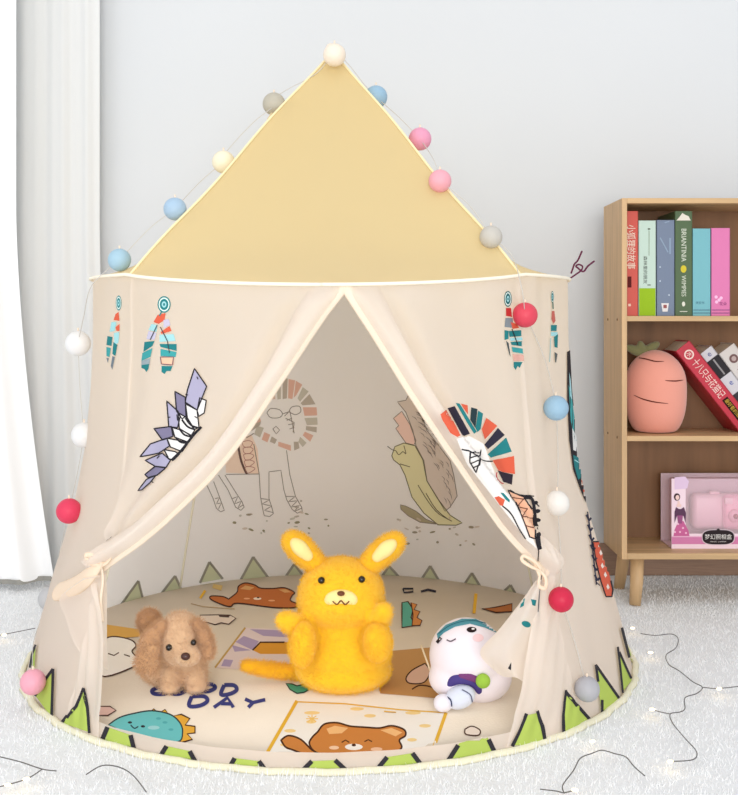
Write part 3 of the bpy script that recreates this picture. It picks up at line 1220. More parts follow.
tl = tail([(536, 580, yr - .04, 547, 580, yr - .03), (522, 600, yr - .052, 547, 602, yr - .034), (500, 628, yr - .062, 548, 634, yr - .036),
           (480, 652, yr - .066, 548, 664, yr - .036), (497, 672, yr - .058, 547, 692, yr - .036)], m_cloth, 'loose_tail', tent, 0.008, 3.4, 0.4)
tl2 = tail([(84, 578, yl - .040, 106, 574, yl - .036), (60, 597, surfY(66, 597, .010), 107, 592, yl - .038), (66, 618, surfY(66, 618, .014), 107, 612, yl - .038),
            (74, 641, surfY(74, 641, .012), 107, 640, yl - .034), (92, 668, surfY(92, 668, .010), 108, 668, yl - .030)],
           m_cloth, 'loose_tail', tent, 0.006, 2.2, 1.2)

# small purple thread tuft that stands up at the right end of the rim
m_pur = mat('dark_purple_cord', (92, 22, 58), 0.6)
YT = 2.10
gp = []
for pl, rr_ in (([(582, 251), (578, 260), (574.5, 264), (573, 268), (571, 273.5)], .0018),
               ([(569, 279), (575, 275), (581, 270.5), (582.5, 266.5), (579, 264.5), (576, 266), (578.5, 268.5), (583.5, 271.5), (588, 266), (594.5, 261)], .0018)):
    gp.append(tube([at(x, y, YT) for x, y in smooth_path(pl, 5)], rr_, 6))
gp.append(tube([at(566, 280, YT), at(569, 279, YT)], .0016, 6))
v_, f_ = join_geo(gp)
cords = mesh_obj('cord_tuft', v_, f_, m_pur, tent)
cords['label'] = 'dark purple twisted cord'

# ------------------------------------------------------------------ the printed artwork on the tent
BLK = (38, 36, 42)
TEAL, TEALD, LTEAL, ORG, GRN = (62, 158, 160), (36, 124, 128), (160, 212, 216), (216, 96, 70), (172, 192, 92)
PW = Printed(wallp)
PDL = Printed(door_l, None, 0.0010, 0.00002, 1.6)
PDR = Printed(door_r, None, 0.0010, 0.00003, 1.5)
PS = Printed(sill)
PTL = Printed(tl)


def feather(P_, cx, cy, w_, h_, spread, dark=1.0):
    """dream-catcher disc with two hanging feathers; w_ is the disc's half width"""
    t2 = tuple(int(c * dark) for c in TEALD)
    P_.dot(cx, cy, w_, h_, t2)
    P_.dot(cx, cy, w_ * .82, h_ * .84, (222, 238, 230))
    P_.dot(cx, cy, w_ * .66, h_ * .68, t2)
    P_.dot(cx, cy, w_ * .36, h_ * .38, LTEAL)
    P_.dot(cx, cy, w_ * .16, h_ * .18, t2)


# left door: two-feather pendant around (165,303)
feather(PDL, 164.5, 304.5, 6.6, 8.4, 1)
PDL.stroke([(162, 312), (160, 316)], 1.2, TEALD)
PDL.poly([(158, 315), (166, 313), (165, 320), (159, 324), (154, 322)], ORG)
PDL.poly([(152, 324), (158, 325), (157, 332), (149, 330)], LTEAL)
PDL.poly([(149, 331), (157, 333), (155, 340), (147, 339)], (196, 192, 214))
PDL.poly([(145, 342), (155, 341), (153, 346), (144, 352)], TEALD)
PDL.poly([(143, 353), (153, 348), (151, 357), (142, 361)], TEAL)
PDL.poly([(142, 361), (151, 358), (150, 364), (142, 366)], (150, 164, 170))
PDL.poly([(142, 365), (150, 364), (149, 369), (147, 372), (145, 369), (142, 368)], TEALD)
PDL.poly([(164, 320), (169, 319), (171, 325), (164, 328)], (196, 190, 210))
PDL.poly([(161, 332), (170, 326), (172, 331), (162, 334)], ORG)
PDL.poly([(160, 335), (174, 334), (176, 341), (160, 342)], LTEAL)
PDL.poly([(160, 344), (177, 344), (177, 351), (161, 347)], TEALD)
PDL.poly([(161, 349), (177, 352), (176, 357), (161, 356)], TEAL)
PDL.poly([(161, 357), (174, 357), (174, 365), (161, 364)], (236, 190, 160), )
PDL.stroke([(161, 357), (174, 357), (173, 365), (162, 364)], 1.0, (120, 90, 100), True)
PDL.poly([(162, 366), (173, 366), (171, 371), (167, 371), (165, 374), (162, 372)], TEALD)
PDL.stroke([(161, 327), (168, 341), (170, 353)], 0.9, (60, 60, 70))
PDL.stroke([(158, 325), (151, 340)], 0.9, (60, 60, 70))
# narrower pendant further left on the wall
feather(PW, 119, 303, 2.9, 7.6, 1)
PW.poly([(116, 314), (119, 312), (120, 321), (114, 320)], ORG)
PW.poly([(112, 322), (117, 322), (115, 331), (110, 332)], LTEAL)
PW.poly([(116, 327), (120, 324), (120, 331), (117, 331)], ORG)
PW.poly([(108, 336), (113, 337), (112, 346), (107, 345)], TEALD)
PW.poly([(107, 347), (111.5, 348), (110, 357), (107, 356)], TEAL)
PW.poly([(107, 358), (109.5, 358), (108.5, 363)], (120, 130, 140))
PW.poly([(114.5, 333), (120, 332), (119, 343), (115, 345)], LTEAL)
PW.poly([(114, 342), (118, 345), (116, 356), (113, 354)], TEALD)
PW.poly([(113, 356), (115.5, 357), (113, 370), (111.5, 366)], (110, 122, 132))
# edge-on animal print at the far left silhouette
PW.stroke([(91.5, 352), (91, 366)], 1.6, BLK)
PW.stroke([(90.8, 366), (89.8, 373)], 2.4, ORG)
PW.poly([(88.5, 372), (90, 383), (89, 396), (87, 412), (85.5, 405), (84.5, 390), (86, 380)], TEAL)
PW.stroke([(89, 376), (87.5, 390), (86, 405)], 0.9, (30, 60, 70))
# right door / wall pendants
feather(PDR, 507.5, 299, 3.9, 8.0, 1, .8)
PDR.poly([(505.5, 308), (510.5, 308), (511.5, 317), (505.5, 316)], (190, 50, 50))
PDR.poly([(505, 318), (512, 318), (513, 328), (504, 327)], (130, 140, 146))
PDR.poly([(510, 322), (516, 324), (519, 328), (512, 329)], ORG)
PDR.poly([(504, 330), (508, 331), (508, 339), (504, 340)], TEALD)
PDR.poly([(508, 331), (522, 330), (524, 336), (509, 337)], TEALD)
PDR.poly([(509, 338), (524, 337), (525, 340), (510, 341)], LTEAL)
PDR.poly([(510, 342), (525, 341), (525.5, 347), (511, 345)], TEALD)
PDR.poly([(511, 347), (525, 349), (524.5, 354), (512, 352)], TEAL)
PDR.poly([(512, 354), (524, 355), (523, 361), (513, 361)], (222, 172, 158))
PDR.poly([(513, 362), (522, 362), (519, 368), (517, 366), (515, 370), (513, 367)], TEALD)
PDR.poly([(505.5, 341), (508, 343), (510, 357), (508.5, 354)], (70, 80, 84))
PDR.stroke([(511, 329), (517, 345)], 0.9, BLK)
feather(PW, 551.7, 297, 1.5, 6.0, 1, .8)
PW.stroke([(551.7, 302), (552, 309)], 1.2, (70, 110, 100))
PW.poly([(551, 311), (553.5, 311), (554.5, 321), (552.5, 324), (550.5, 319)], (190, 100, 90))
PW.poly([(550, 325), (556, 325), (555.5, 331), (550, 331)], TEALD)
PW.poly([(550, 332), (556.5, 332), (556.5, 336), (550, 336)], LTEAL)
PW.poly([(553, 337), (557, 334), (556.5, 348), (553.5, 347)], TEALD)
PW.poly([(553.5, 352), (556.5, 354), (555, 363), (554, 362)], (90, 96, 96))
PW.stroke([(549.5, 338), (549, 352), (548.5, 362)], 0.8, (150, 190, 190))

# purple feather crown on the left door
LAV, LAVD, WHT = (172, 168, 194), (128, 122, 150), (234, 232, 230)


def z2(pts):   # points measured on the enlarged crop
    return [(130 + x * 0.17612, 360 + y * 0.17612) for x, y in pts]


crown = [
    ([(400, 215), (437, 230), (425, 300), (395, 320), (385, 290)], WHT),
    ([(258, 178), (318, 212), (322, 320), (300, 335), (268, 290)], LAVD),
    ([(370, 48), (440, 150), (385, 285), (318, 240), (330, 170)], LAV),
    ([(212, 232), (275, 290), (290, 320), (275, 385), (225, 380)], LAV),
    ([(320, 250), (385, 285), (395, 380), (370, 395), (330, 330)], WHT),
    ([(278, 300), (330, 330), (370, 400), (350, 430), (285, 390)], WHT),
    ([(140, 388), (240, 378), (250, 435), (190, 455)], LAVD),
    ([(245, 385), (300, 400), (355, 430), (330, 465), (260, 440)], WHT),
    ([(60, 548), (120, 475), (215, 445), (230, 490), (170, 530)], LAV),
    ([(215, 445), (270, 455), (335, 470), (300, 520), (235, 495)], WHT),
    ([(90, 568), (190, 530), (235, 570), (210, 610), (150, 605)], LAV),
    ([(200, 510), (260, 520), (285, 535), (250, 570), (225, 560)], WHT),
    ([(90, 650), (150, 605), (210, 612), (160, 655), (110, 670)], LAVD),
    ([(50, 742), (100, 680), (155, 655), (120, 700), (75, 740)], LAV),
]
for pts, c in crown:
    PDL.shape(z2(pts), c, BLK, 1.3)
PDL.stroke(z2([(410, 380), (370, 420), (330, 470), (290, 520), (240, 570)]), 2.6, BLK, curve=True)
for a, b_ in (((300, 340), (375, 395)), ((285, 390), (350, 435)), ((265, 440), (330, 470)), ((320, 330), (390, 385))):
    PDL.stroke(z2([a, ((a[0] + b_[0]) / 2 - 5, (a[1] + b_[1]) / 2 + 12), b_]), 1.8, BLK, curve=True)
for seg in ([(385, 95), (392, 110)], [(320, 195), (335, 200)], [(222, 325), (235, 325)], [(272, 310), (276, 345)], [(160, 560), (175, 545)],
            [(130, 690), (140, 700)], [(372, 320), (385, 330)]):
    PDL.stroke(z2(seg), 1.0, BLK)


# lion on the right door
def z5(pts):
    return [(430 + x * 0.2076, 395 + y * 0.2076) for x, y in pts]


PDR.poly(z5([(130, 210), (190, 195), (255, 235), (285, 310), (330, 420), (400, 500), (470, 640), (520, 740), (470, 700), (330, 520), (180, 330)]), (240, 236, 232))
mane = [
    ([(50, 92), (78, 70), (145, 195), (130, 202), (100, 180), (62, 120)], ORG),
    ([(85, 62), (118, 52), (192, 185), (158, 198)], (48, 46, 62)),
    ([(122, 38), (140, 42), (222, 178), (210, 186), (175, 130)], TEALD),
    ([(145, 42), (178, 50), (180, 95), (165, 75)], ORG),
    ([(195, 60), (225, 68), (215, 160), (190, 120)], (40, 60, 66)),
    ([(228, 75), (252, 90), (240, 165), (225, 180), (215, 160)], TEALD),
    ([(268, 110), (322, 148), (260, 215), (245, 165)], ORG),
    ([(325, 158), (358, 192), (275, 262), (258, 240)], (48, 46, 62)),
    ([(365, 204), (392, 272), (290, 302), (275, 285)], TEALD),
    ([(298, 315), (403, 293), (408, 380), (345, 372), (325, 362)], ORG),
    ([(322, 362), (345, 372), (398, 382), (392, 432), (350, 418)], (48, 40, 52)),
    ([(312, 490), (330, 485), (358, 505), (352, 532), (338, 528)], ORG),
    ([(335, 470), (352, 472), (382, 505), (380, 518), (362, 505)], TEALD),
]
for pts, c in mane:
    PDR.poly(z5(pts), c, 3.5)
for st in ([(155, 258), (190, 272), (250, 310), (298, 318)], [(190, 275), (195, 320), (225, 370), (245, 260), (235, 340)],
           [(192, 278), (238, 275)], [(195, 300), (240, 290)], [(200, 325), (238, 312)], [(212, 345), (236, 335)],
           [(350, 530), (390, 570), (430, 640), (462, 690)], [(505, 520), (540, 565), (560, 620)], [(512, 690), (525, 750), (522, 795)]):
    PDR.stroke(z5(st), 1.1, BLK, curve=len(st) > 3 and st[0][0] != 190)
PDR.stroke(z5([(318, 370), (318, 395), (335, 418), (350, 425)]), 1.0, (180, 60, 70), curve=True)
PDR.shape(z5([(372, 455), (450, 490), (495, 560), (505, 690), (480, 680), (430, 560)]), (238, 190, 160), BLK, 1.2)
for st in ([(395, 490), (450, 500)], [(450, 500), (420, 535)], [(420, 535), (470, 545)], [(470, 545), (440, 585)], [(440, 585), (490, 590)], [(455, 625), (495, 640)]):
    PDR.stroke(z5(st), 0.9, (110, 70, 60))
PDR.stroke(z5([(450, 492), (485, 500), (500, 560), (508, 630), (515, 690), (530, 740)]), 4.0, BLK, curve=True)
for x, y in ((505, 520), (515, 560), (518, 600), (522, 640), (520, 675)):
    PDR.dot(*z5([(x, y)])[0], 2.2, 2.0, BLK)
PDR.stroke(z5([(380, 455), (430, 480), (498, 488)]), 1.2, BLK, curve=True)
# tall totem print on the right side, seen almost edge-on
PW.poly([(566, 352), (569, 350), (571, 390), (575, 430), (581, 455), (587, 490), (590, 505), (586, 506), (580, 492), (572, 470), (568, 440), (566, 400)], BLK)
PW.poly([(567.5, 385), (570, 392), (573, 415), (576, 430), (578, 440), (574, 442), (569.5, 420)], TEAL)
PW.poly([(568, 372), (569.5, 380), (571, 400), (569, 396)], (170, 214, 220))
PW.poly([(571, 428), (575, 436), (576.5, 452), (572, 450)], (226, 226, 224))
PW.poly([(572, 455), (578.5, 458), (582, 476), (577, 480), (573, 466)], TEALD)
PW.stroke([(573, 460), (578, 463), (581, 470)], 1.0, LTEAL)
PW.poly([(580, 480), (584, 480), (586, 493), (582, 492)], ORG)
PW.stroke([(586, 512), (590, 540), (595, 585)], 1.4, (40, 44, 66))
for k in range(7):
    y = 520 + k * 10
    x = 587 + k * 1.35
    PW.stroke([(x - 2.2, y - 5), (x + 0.6, y + 1)], 2.0, (40, 44, 66))
    PW.stroke([(x + 0.6, y + 1), (x + 2.6, y - 2)], 2.0, (40, 44, 66))
PW.stroke([(595, 583), (598, 586)], 1.0, (40, 44, 66))
PW.shape([(591, 542), (597, 542), (602, 552), (607, 572), (611, 590), (610, 597), (604, 597), (599, 582), (594, 562)], ORG, BLK, 1.4)
for x, y in ((599, 553), (600.5, 566), (603.5, 575), (606, 587)):
    PW.poly([(x - 1.5, y), (x, y - 3), (x + 1.8, y + 1), (x, y + 3)], (240, 226, 214))
# triangle border, right side
DK = (48, 46, 52)


def tri(P_, pts, legs, w_=3.2):
    P_.poly(pts, GRN)
    for lg in legs:
        P_.stroke(lg, w_, DK)


tri(PDR, [(512, 745), (526, 716), (538, 712), (545, 745)], [[(511, 746), (518, 732), (526, 714)], [(536, 711), (541, 725), (545, 747)]], 3.6)
for P_ in (PW, PDR):
    tri(P_, [(562, 741), (564, 692), (576, 704), (590, 721)], [[(562.5, 742), (562, 715), (564.5, 690)], [(564.5, 692), (575, 705), (590, 722)]], 3.2)
tri(PW, [(600, 714), (595, 680), (594, 668), (618, 699)], [[(593.5, 665), (604, 680), (618, 700)], [(593.5, 665), (596, 682)], [(600, 715), (600, 700)]], 2.6)
tri(PW, [(620.5, 692), (616, 650), (630, 680)], [[(615.5, 647), (618, 668), (620.5, 693)], [(617, 652), (624, 668), (630, 681)]], 2.2)
tri(PW, [(627, 657), (620.5, 632), (634, 668)], [[(619.5, 628), (623, 642), (627, 658)]], 2.8)
# left side
PDL_ = PW
tri(PW, [(54, 718), (55, 670), (38, 696)], [[(55.5, 669), (55, 690), (54, 719)], [(55.5, 669), (46, 682), (37.5, 696)]], 2.8)
tri(PW, [(33, 665), (38.2, 646), (37, 668)], [[(38.2, 645), (34.5, 655), (32.5, 668)]], 2.2)
for P_ in (PDL, PW):
    tri(P_, [(64, 723), (76, 706), (84.5, 690), (90.5, 732)], [[(84.5, 688), (88, 708), (90.5, 733)], [(84.5, 688), (77, 706), (64, 723)]], 3.0)
# sill trapezoids between slanted bars
for pts in ([(108, 727), (131, 735), (134.5, 749), (103, 739)], [(167, 746), (190, 751), (196.5, 763), (160, 757)],
            [(235, 758), (259, 761), (268, 773), (228, 770)], [(312, 761), (335, 760), (350, 774), (299, 774)],
            [(387, 757), (412, 753), (424, 769), (373, 774)], [(459, 743), (486, 735), (494, 752), (445, 765)]):
    PS.poly(pts, GRN)
    PS.stroke([pts[0], pts[3]], 4.6, DK)
    PS.stroke([pts[1], pts[2]], 4.6, DK)
# teal marks on the loose tail
PTL.poly([(521, 601), (525, 598), (524, 606), (520, 608)], TEALD)
PTL.poly([(531, 599), (536, 600), (535, 606), (532, 605)], TEALD)
PTL.dot(526, 624, 4.6, 3.0, TEALD, 0.35)
PTL.poly([(508, 668), (511, 662), (511, 670)], DK)
# printed scrap by the left knot
PDL.stroke([(98, 545), (104, 543), (112, 537)], 2.0, BLK)
for P_ in (PDL, PDR, PS, PTL):
    P_.finish()

# ---- artwork seen through the cloth on the inside of the back wall
PW.y0 = 2.19
PW.layer = 0.0008
PW.step = 0.00002
PW.thin = True


def through(c, k=0.62):
    return tuple(int(a + (b_ - a) * k) for a, b_ in zip(c, (250, 236, 222)))


G1, G2, G3, P1, P2 = [through(c) for c in ((120, 116, 108), (146, 156, 146), (176, 164, 150), (206, 126, 108), (200, 156, 138))]
LN = (156, 146, 136)


def z3(pts):
    return [(200 + x * 0.2138, 370 + y * 0.2138) for x, y in pts]


PW.poly(z3([(120, 480), (120, 400), (170, 330), (240, 300), (270, 370), (278, 485)]), (252, 232, 216))
for q, c in (([(298, 120), (315, 102), (330, 135), (318, 145)], G1), ([(322, 100), (345, 60), (352, 135), (335, 138)], P2),
             ([(355, 45), (378, 38), (378, 135), (362, 138)], G2), ([(386, 36), (410, 40), (406, 132), (386, 136)], G1),
             ([(414, 42), (445, 48), (432, 135), (412, 132)], P1), ([(448, 50), (478, 68), (450, 118), (438, 130)], P1),
             ([(480, 80), (508, 100), (468, 148), (456, 132)], G2), ([(512, 112), (540, 160), (480, 165), (470, 155)], G1),
             ([(480, 174), (545, 174), (548, 212), (488, 214)], P1), ([(488, 224), (548, 222), (550, 255), (500, 258)], G2),
             ([(496, 262), (546, 266), (545, 292), (495, 280)], G1), ([(490, 288), (530, 305), (515, 335), (480, 305)], P1),
             ([(468, 312), (498, 340), (480, 360), (460, 335)], G2), ([(438, 335), (460, 335), (465, 365), (440, 376)], G1),
             ([(366, 335), (425, 352), (425, 378), (365, 355)], P1), ([(335, 310), (360, 325), (350, 345), (326, 335)], G1),
             ([(300, 290), (328, 302), (315, 338), (288, 325)], P1), ([(265, 260), (298, 270), (280, 315), (252, 300)], G2),
             ([(235, 215), (275, 210), (285, 240), (220, 262)], P1), ([(220, 262), (285, 240), (280, 258), (240, 285)], G1)):
    PW.poly(z3(q), c, 3.5)
for st, cl in (([(312, 200), (330, 180), (370, 185), (385, 205), (370, 222), (330, 222)], True),
               ([(415, 195), (430, 172), (465, 170), (470, 195), (445, 208)], True)):
    PW.stroke(z3(st), 0.8, LN, cl, True)
for st in ([(385, 205), (415, 195)], [(395, 215), (420, 190), (440, 295)], [(400, 225), (440, 245), (435, 290)], [(405, 235), (430, 225)], [(412, 255), (440, 250)],
           [(418, 275), (440, 268)], [(340, 275), (355, 262), (372, 280), (356, 298), (340, 275)],
           [(120, 487), (276, 485)], [(250, 345), (276, 485), (282, 590), (295, 660), (300, 680), (325, 684), (343, 670), (335, 640), (322, 600)],
           [(322, 600), (322, 475), (378, 468), (392, 560), (405, 605), (430, 650), (455, 668), (478, 660), (475, 640), (446, 590)],
           [(446, 590), (420, 490), (404, 375)],
           [(85, 490), (130, 560), (165, 640), (190, 655), (205, 640), (195, 615), (165, 570), (115, 490)],
           [(20, 515), (60, 600), (75, 645), (95, 662), (112, 655), (105, 635), (85, 580), (62, 520)],
           [(285, 600), (325, 605), (290, 625), (335, 635), (300, 655), (340, 665)],
           [(400, 590), (445, 590), (412, 615), (455, 610), (425, 640), (465, 632), (440, 660), (475, 645)],
           [(150, 600), (175, 590), (160, 625), (192, 612), (175, 645), (200, 630)],
           [(68, 600), (90, 595), (75, 625), (98, 620), (85, 648)]):
    PW.stroke(z3(st), 0.8, LN)
PW.stroke(z3([(175, 320), (180, 370), (190, 420), (205, 460), (218, 485)]), 2.2, (126, 104, 100), curve=True)
for k in range(5):
    y = 335 + k * 30
    PW.stroke(z3([(196 + k * 3, y), (225, y - 6), (244 + k * 3, y + 4), (230, y + 24), (203 + k * 3, y + 22)]), 0.7, (196, 150, 140), True, True)
PW.stroke(z3([(170, 320), (215, 315), (250, 295)]), 0.9, LN, curve=True)


# echidna inside right
def z4(pts):
    return [(380 + x * 0.2012, 380 + y * 0.2012) for x, y in pts]


TAU, OLV, PNK = (232, 220, 210), (238, 233, 192), (252, 222, 210)
PW.shape(z4([(88, 108), (130, 100), (150, 60), (165, 85), (200, 160), (235, 250), (290, 320), (350, 400), (368, 470), (385, 575), (350, 630),
             (325, 650), (285, 580), (235, 500), (220, 400), (180, 325), (165, 250), (130, 160)]), TAU, LN, 0.8)
PW.shape(z4([(68, 190), (110, 155), (150, 220), (180, 300), (170, 322), (130, 312), (95, 262), (80, 240), (95, 225)]), PNK, LN, 0.8)
PW.shape(z4([(60, 375), (75, 330), (120, 312), (175, 325), (215, 395), (235, 500), (290, 590), (350, 670), (410, 708), (380, 720), (290, 718), (220, 660),
             (160, 580), (125, 470), (100, 420), (68, 395)]), OLV, (128, 124, 98), 0.9)
PW.shape(z4([(102, 618), (130, 625), (180, 650), (230, 690), (290, 715), (200, 705), (140, 672), (105, 640)]), (190, 180, 150), LN, 0.8)
for st in ([(38, 328), (62, 345), (80, 350)], [(80, 350), (95, 370), (115, 355), (130, 365), (120, 325)], [(100, 415), (150, 430)], [(190, 520), (240, 600), (290, 660), (360, 700)],
           [(230, 560), (280, 640), (340, 690)]):
    PW.stroke(z4(st), 0.8, (124, 116, 96), curve=True)
for k in range(90):
    u = random.random()
    x = 160 + 180 * u + random.uniform(-18, 30)
    y = 110 + 430 * u + random.uniform(-60, 70)
    l = random.uniform(25, 55)
    dx, dy = l * (0.75 - 0.4 * u), l * (0.55 + 0.35 * u)
    PW.stroke(z4([(x, y), (x + dx * .5 + 4, y + dy * .45), (x + dx, y + dy)]), 0.7, (146, 134, 130) if k % 3 else (226, 214, 200), taper=True)
for k in range(46):
    left = k % 2
    x = random.uniform(232, 335) if left else random.uniform(395, 480)
    y = random.gauss(522, 8) if left else random.gauss(532, 8)
    PW.dot(x, y, random.uniform(0.9, 3.0), random.uniform(0.7, 1.3), random.choice([G1, G2, G3, (170, 160, 140), (158, 150, 120)]), random.uniform(-.3, .6))
# triangle border inside the back
MG, MO = (216, 220, 188), (172, 168, 158)
for ap, a_, b_ in (((137, 580), (119, 604.5), (143, 604)), ((174, 575), (156, 598), (182, 592.5)), ((208.5, 561), (199, 582), (222, 578)), ((252.6, 556), (240, 579), (268, 577)),
                   ((294, 563), (283, 579), (306, 579)), ((340, 561), (328, 578), (352, 578)), ((389.5, 565), (379, 580), (405, 582)), ((431, 565), (419, 583), (443, 585)),
                   ((473, 572), (462, 588), (486, 593)), ((512, 584), (498, 597), (522, 602))):
    PW.poly([a_, ap, b_], MG, 3.5)
    PW.stroke([a_, ap], 2.4, MO)
    PW.stroke([ap, b_], 2.4, MO)
PW.finish()
lb = [[at(239, 470, 2.62)]]

# ================================================================== PLAY MAT
ZM = 0.016
RM = 0.583
b = bmesh.new()
bmesh.ops.create_cone(b, cap_ends=True, segments=160, radius1=RM, radius2=RM, depth=0.0115,
                      matrix=Matrix.Translation((CX, CY, ZM - 0.00575)))
bmesh.ops.bevel(b, geom=[e for e in b.edges if e.calc_face_angle(0) > 1], offset=0.003, segments=2, affect='EDGES')
m_mat = mat('mat_velour', (232, 218, 200), 0.9, 0.1, bump=0.3, bscale=260, var=0.03, vscale=9, sheen=0.1)
mt = bm_obj('play_mat', b, m_mat, None, False)
tag(mt, 'round cream play mat printed with bears and GOOD DAY, lying inside the tent', 'mat')
PM = Printed(mt, 1.0, 0.0003, 0.00001, sp=9)
BRN, BRD, BRL = (206, 132, 66), (70, 36, 22), (232, 190, 140)
YLW = (232, 182, 60)


def zb(pts):
    return [(240 + x * 0.3794, 660 + y * 0.3794) for x, y in pts]


# front bear card
PM.poly([(296, 702), (445, 713), (432, 760), (262, 763)], (246, 242, 236), 20)
for x, y, rx in ((312, 713, 8), (357, 709, 7), (413, 713, 8), (425, 726, 6), (290, 731, 6), (311, 722, 5), (286, 745, 6), (412, 740, 5), (370, 716, 6)):
    PM.dot(x, y, rx, 1.8, (244, 214, 150))
for k in range(4):
    a = k * PI / 4
    PM.stroke([(312 - 6 * math.cos(a), 719 - 4 * math.sin(a)), (312 + 6 * math.cos(a), 719 + 4 * math.sin(a))], 1.0, (240, 200, 110))
PM.stroke([(297, 701), (262, 762)], 3.4, YLW)
PM.stroke([(446, 713), (433, 750)], 3.4, YLW)
PM.stroke([(296, 702), (345, 704), (400, 710), (446, 713)], 1.2, YLW)
PM.shape(zb([(108, 212), (128, 200), (160, 210), (190, 238), (215, 250), (190, 256), (140, 238), (120, 230)]), BRN, BRD, 1.8, curve=True)
PM.shape(zb([(205, 190), (222, 170), (255, 166), (290, 175), (330, 178), (368, 180), (400, 174), (432, 184), (436, 200), (420, 212), (426, 232),
             (400, 246), (330, 250), (250, 256), (200, 244), (183, 222), (190, 205)]), BRN, BRD, 1.8, curve=True)
PM.poly(zb([(228, 182), (250, 174), (285, 180), (268, 194), (235, 196)]), (242, 190, 130), 5)
PM.poly(zb([(370, 186), (400, 180), (428, 192), (410, 202)]), (242, 190, 130), 5)
PM.dot(*zb([(300, 230)])[0], 9, 3.2, (250, 244, 238))
PM.dot(*zb([(300, 225)])[0], 2.2, 1.4, BRD)
PM.stroke(zb([(268, 218), (278, 212), (288, 218)]), 1.2, BRD)
PM.stroke(zb([(328, 216), (338, 211), (348, 216)]), 1.2, BRD)
PM.dot(*zb([(248, 232)])[0], 5, 1.9, (244, 204, 170))
PM.dot(*zb([(360, 236)])[0], 6, 1.9, (244, 196, 160))


def zc_(pts):
    return [(100 + x * 0.3252, 570 + y * 0.3252) for x, y in pts]


# teal dinosaur
for q in ([(150, 440), (165, 428), (180, 440)], [(180, 440), (200, 430), (212, 446)]):
    PM.shape(zc_(q), YLW, BRD, 1.2)
PM.shape(zc_([(225, 450), (250, 445), (276, 458), (262, 478), (292, 482), (292, 502), (268, 505), (284, 522), (250, 532), (240, 520), (252, 490)]), (236, 178, 66), BRD, 1.6)
PM.shape(zc_([(25, 478), (60, 455), (105, 442), (160, 434), (215, 445), (245, 470), (254, 500), (238, 530), (150, 516), (80, 500)]), (110, 200, 204), (40, 60, 66), 1.4, curve=True)
PM.dot(*zc_([(92, 470)])[0], 2.2, 1.2, (40, 40, 50))
PM.dot(*zc_([(132, 482)])[0], 2.2, 1.2, (40, 40, 50))
PM.stroke(zc_([(94, 478), (106, 488), (118, 482)]), 1.2, (40, 50, 60), curve=True)
PM.dot(*zc_([(165, 486)])[0], 6, 2.0, (160, 216, 222))
for x, y in ((200, 470), (218, 492), (180, 458)):
    PM.dot(*zc_([(x, y)])[0], 2.5, 1.2, (84, 176, 184))
# GOOD DAY
BLU = (64, 70, 140)
LET = [[(205, 362), (180, 362), (160, 372), (168, 382), (200, 382), (208, 373), (190, 372)],
       [(258, 362), (240, 360), (218, 370), (222, 381), (244, 382), (264, 371), (258, 362)],
       [(348, 354), (328, 353), (306, 363), (312, 373), (334, 374), (354, 364), (348, 354)],
       [(382, 355), (372, 384), (400, 382), (420, 370), (412, 356), (382, 355)],
       [(282, 390), (274, 419), (308, 418), (330, 404), (320, 390), (282, 390)],
       [(350, 424), (392, 394), (410, 424)], [(372, 412), (404, 413)],
       [(446, 398), (470, 409), (508, 400)], [(470, 409), (456, 424)]]
for st in LET:
    PM.stroke(zc_(st), 4.0 if len(st) > 4 else 3.6, BLU, curve=len(st) > 4)


def zd(pts):
    return [(200 + x * 0.1509, 570 + y * 0.1509) for x, y in pts]


# bear card at the back
PM.stroke(zd([(70, 85), (0, 190)]), 2.4, YLW)
PM.stroke(zd([(-60, 225), (20, 245), (230, 260)]), 0.8, (190, 160, 120))
PM.shape(zd([(190, 195), (245, 150), (255, 110), (300, 88), (360, 100), (400, 122), (480, 125), (560, 120), (625, 150), (610, 172), (600, 205), (650, 230),
             (620, 252), (480, 250), (250, 222), (200, 245), (130, 225), (70, 195), (75, 175), (150, 178)]), (196, 112, 56), BRD, 1.3, curve=True)
PM.poly(zd([(265, 128), (300, 105), (360, 118), (330, 135)]), (222, 170, 110), 5)
PM.poly(zd([(520, 132), (570, 130), (605, 150), (560, 152)]), (222, 170, 110), 5)
PM.dot(*zd([(380, 192)])[0], 4, 1.3, (246, 230, 214))
PM.dot(*zd([(385, 185)])[0], 1.4, 0.7, BRD)
PM.dot(*zd([(310, 192)])[0], 3.2, 0.8, (236, 180, 130))
PM.dot(*zd([(475, 205)])[0], 3.4, 0.8, (236, 180, 130))
PM.poly(zd([(90, 95), (150, 105), (140, 140), (80, 120)]), (214, 184, 120), 6)
PM.shape(zd([(0, 302), (120, 300), (200, 302), (238, 322), (190, 362), (140, 352), (100, 365), (50, 350), (0, 348)]), (232, 216, 204), BRD, 1.0)
PM.poly(zd([(120, 300), (200, 303), (190, 318), (130, 314)]), (80, 60, 56), 5)
# lavender striped card with a yellow figure
PM.poly(zd([(300, 385), (640, 400), (640, 690), (100, 650)]), (232, 214, 216), 12)
for q in ([(330, 395), (600, 405), (600, 450), (420, 440)], [(290, 440), (390, 475), (350, 535), (235, 480)], [(210, 500), (340, 535), (230, 545)], [(160, 595), (220, 600), (200, 645), (140, 640)]):
    PM.poly(zd(q), (178, 160, 198), 8)
PM.stroke(zd([(300, 385), (100, 650)]), 1.8, (196, 160, 90))
PM.poly(zd([(350, 535), (400, 482), (640, 480), (640, 560), (400, 560)]), (226, 158, 50), 8)
PM.stroke(zd([(348, 535), (400, 482), (560, 482)]), 1.6, BRD)
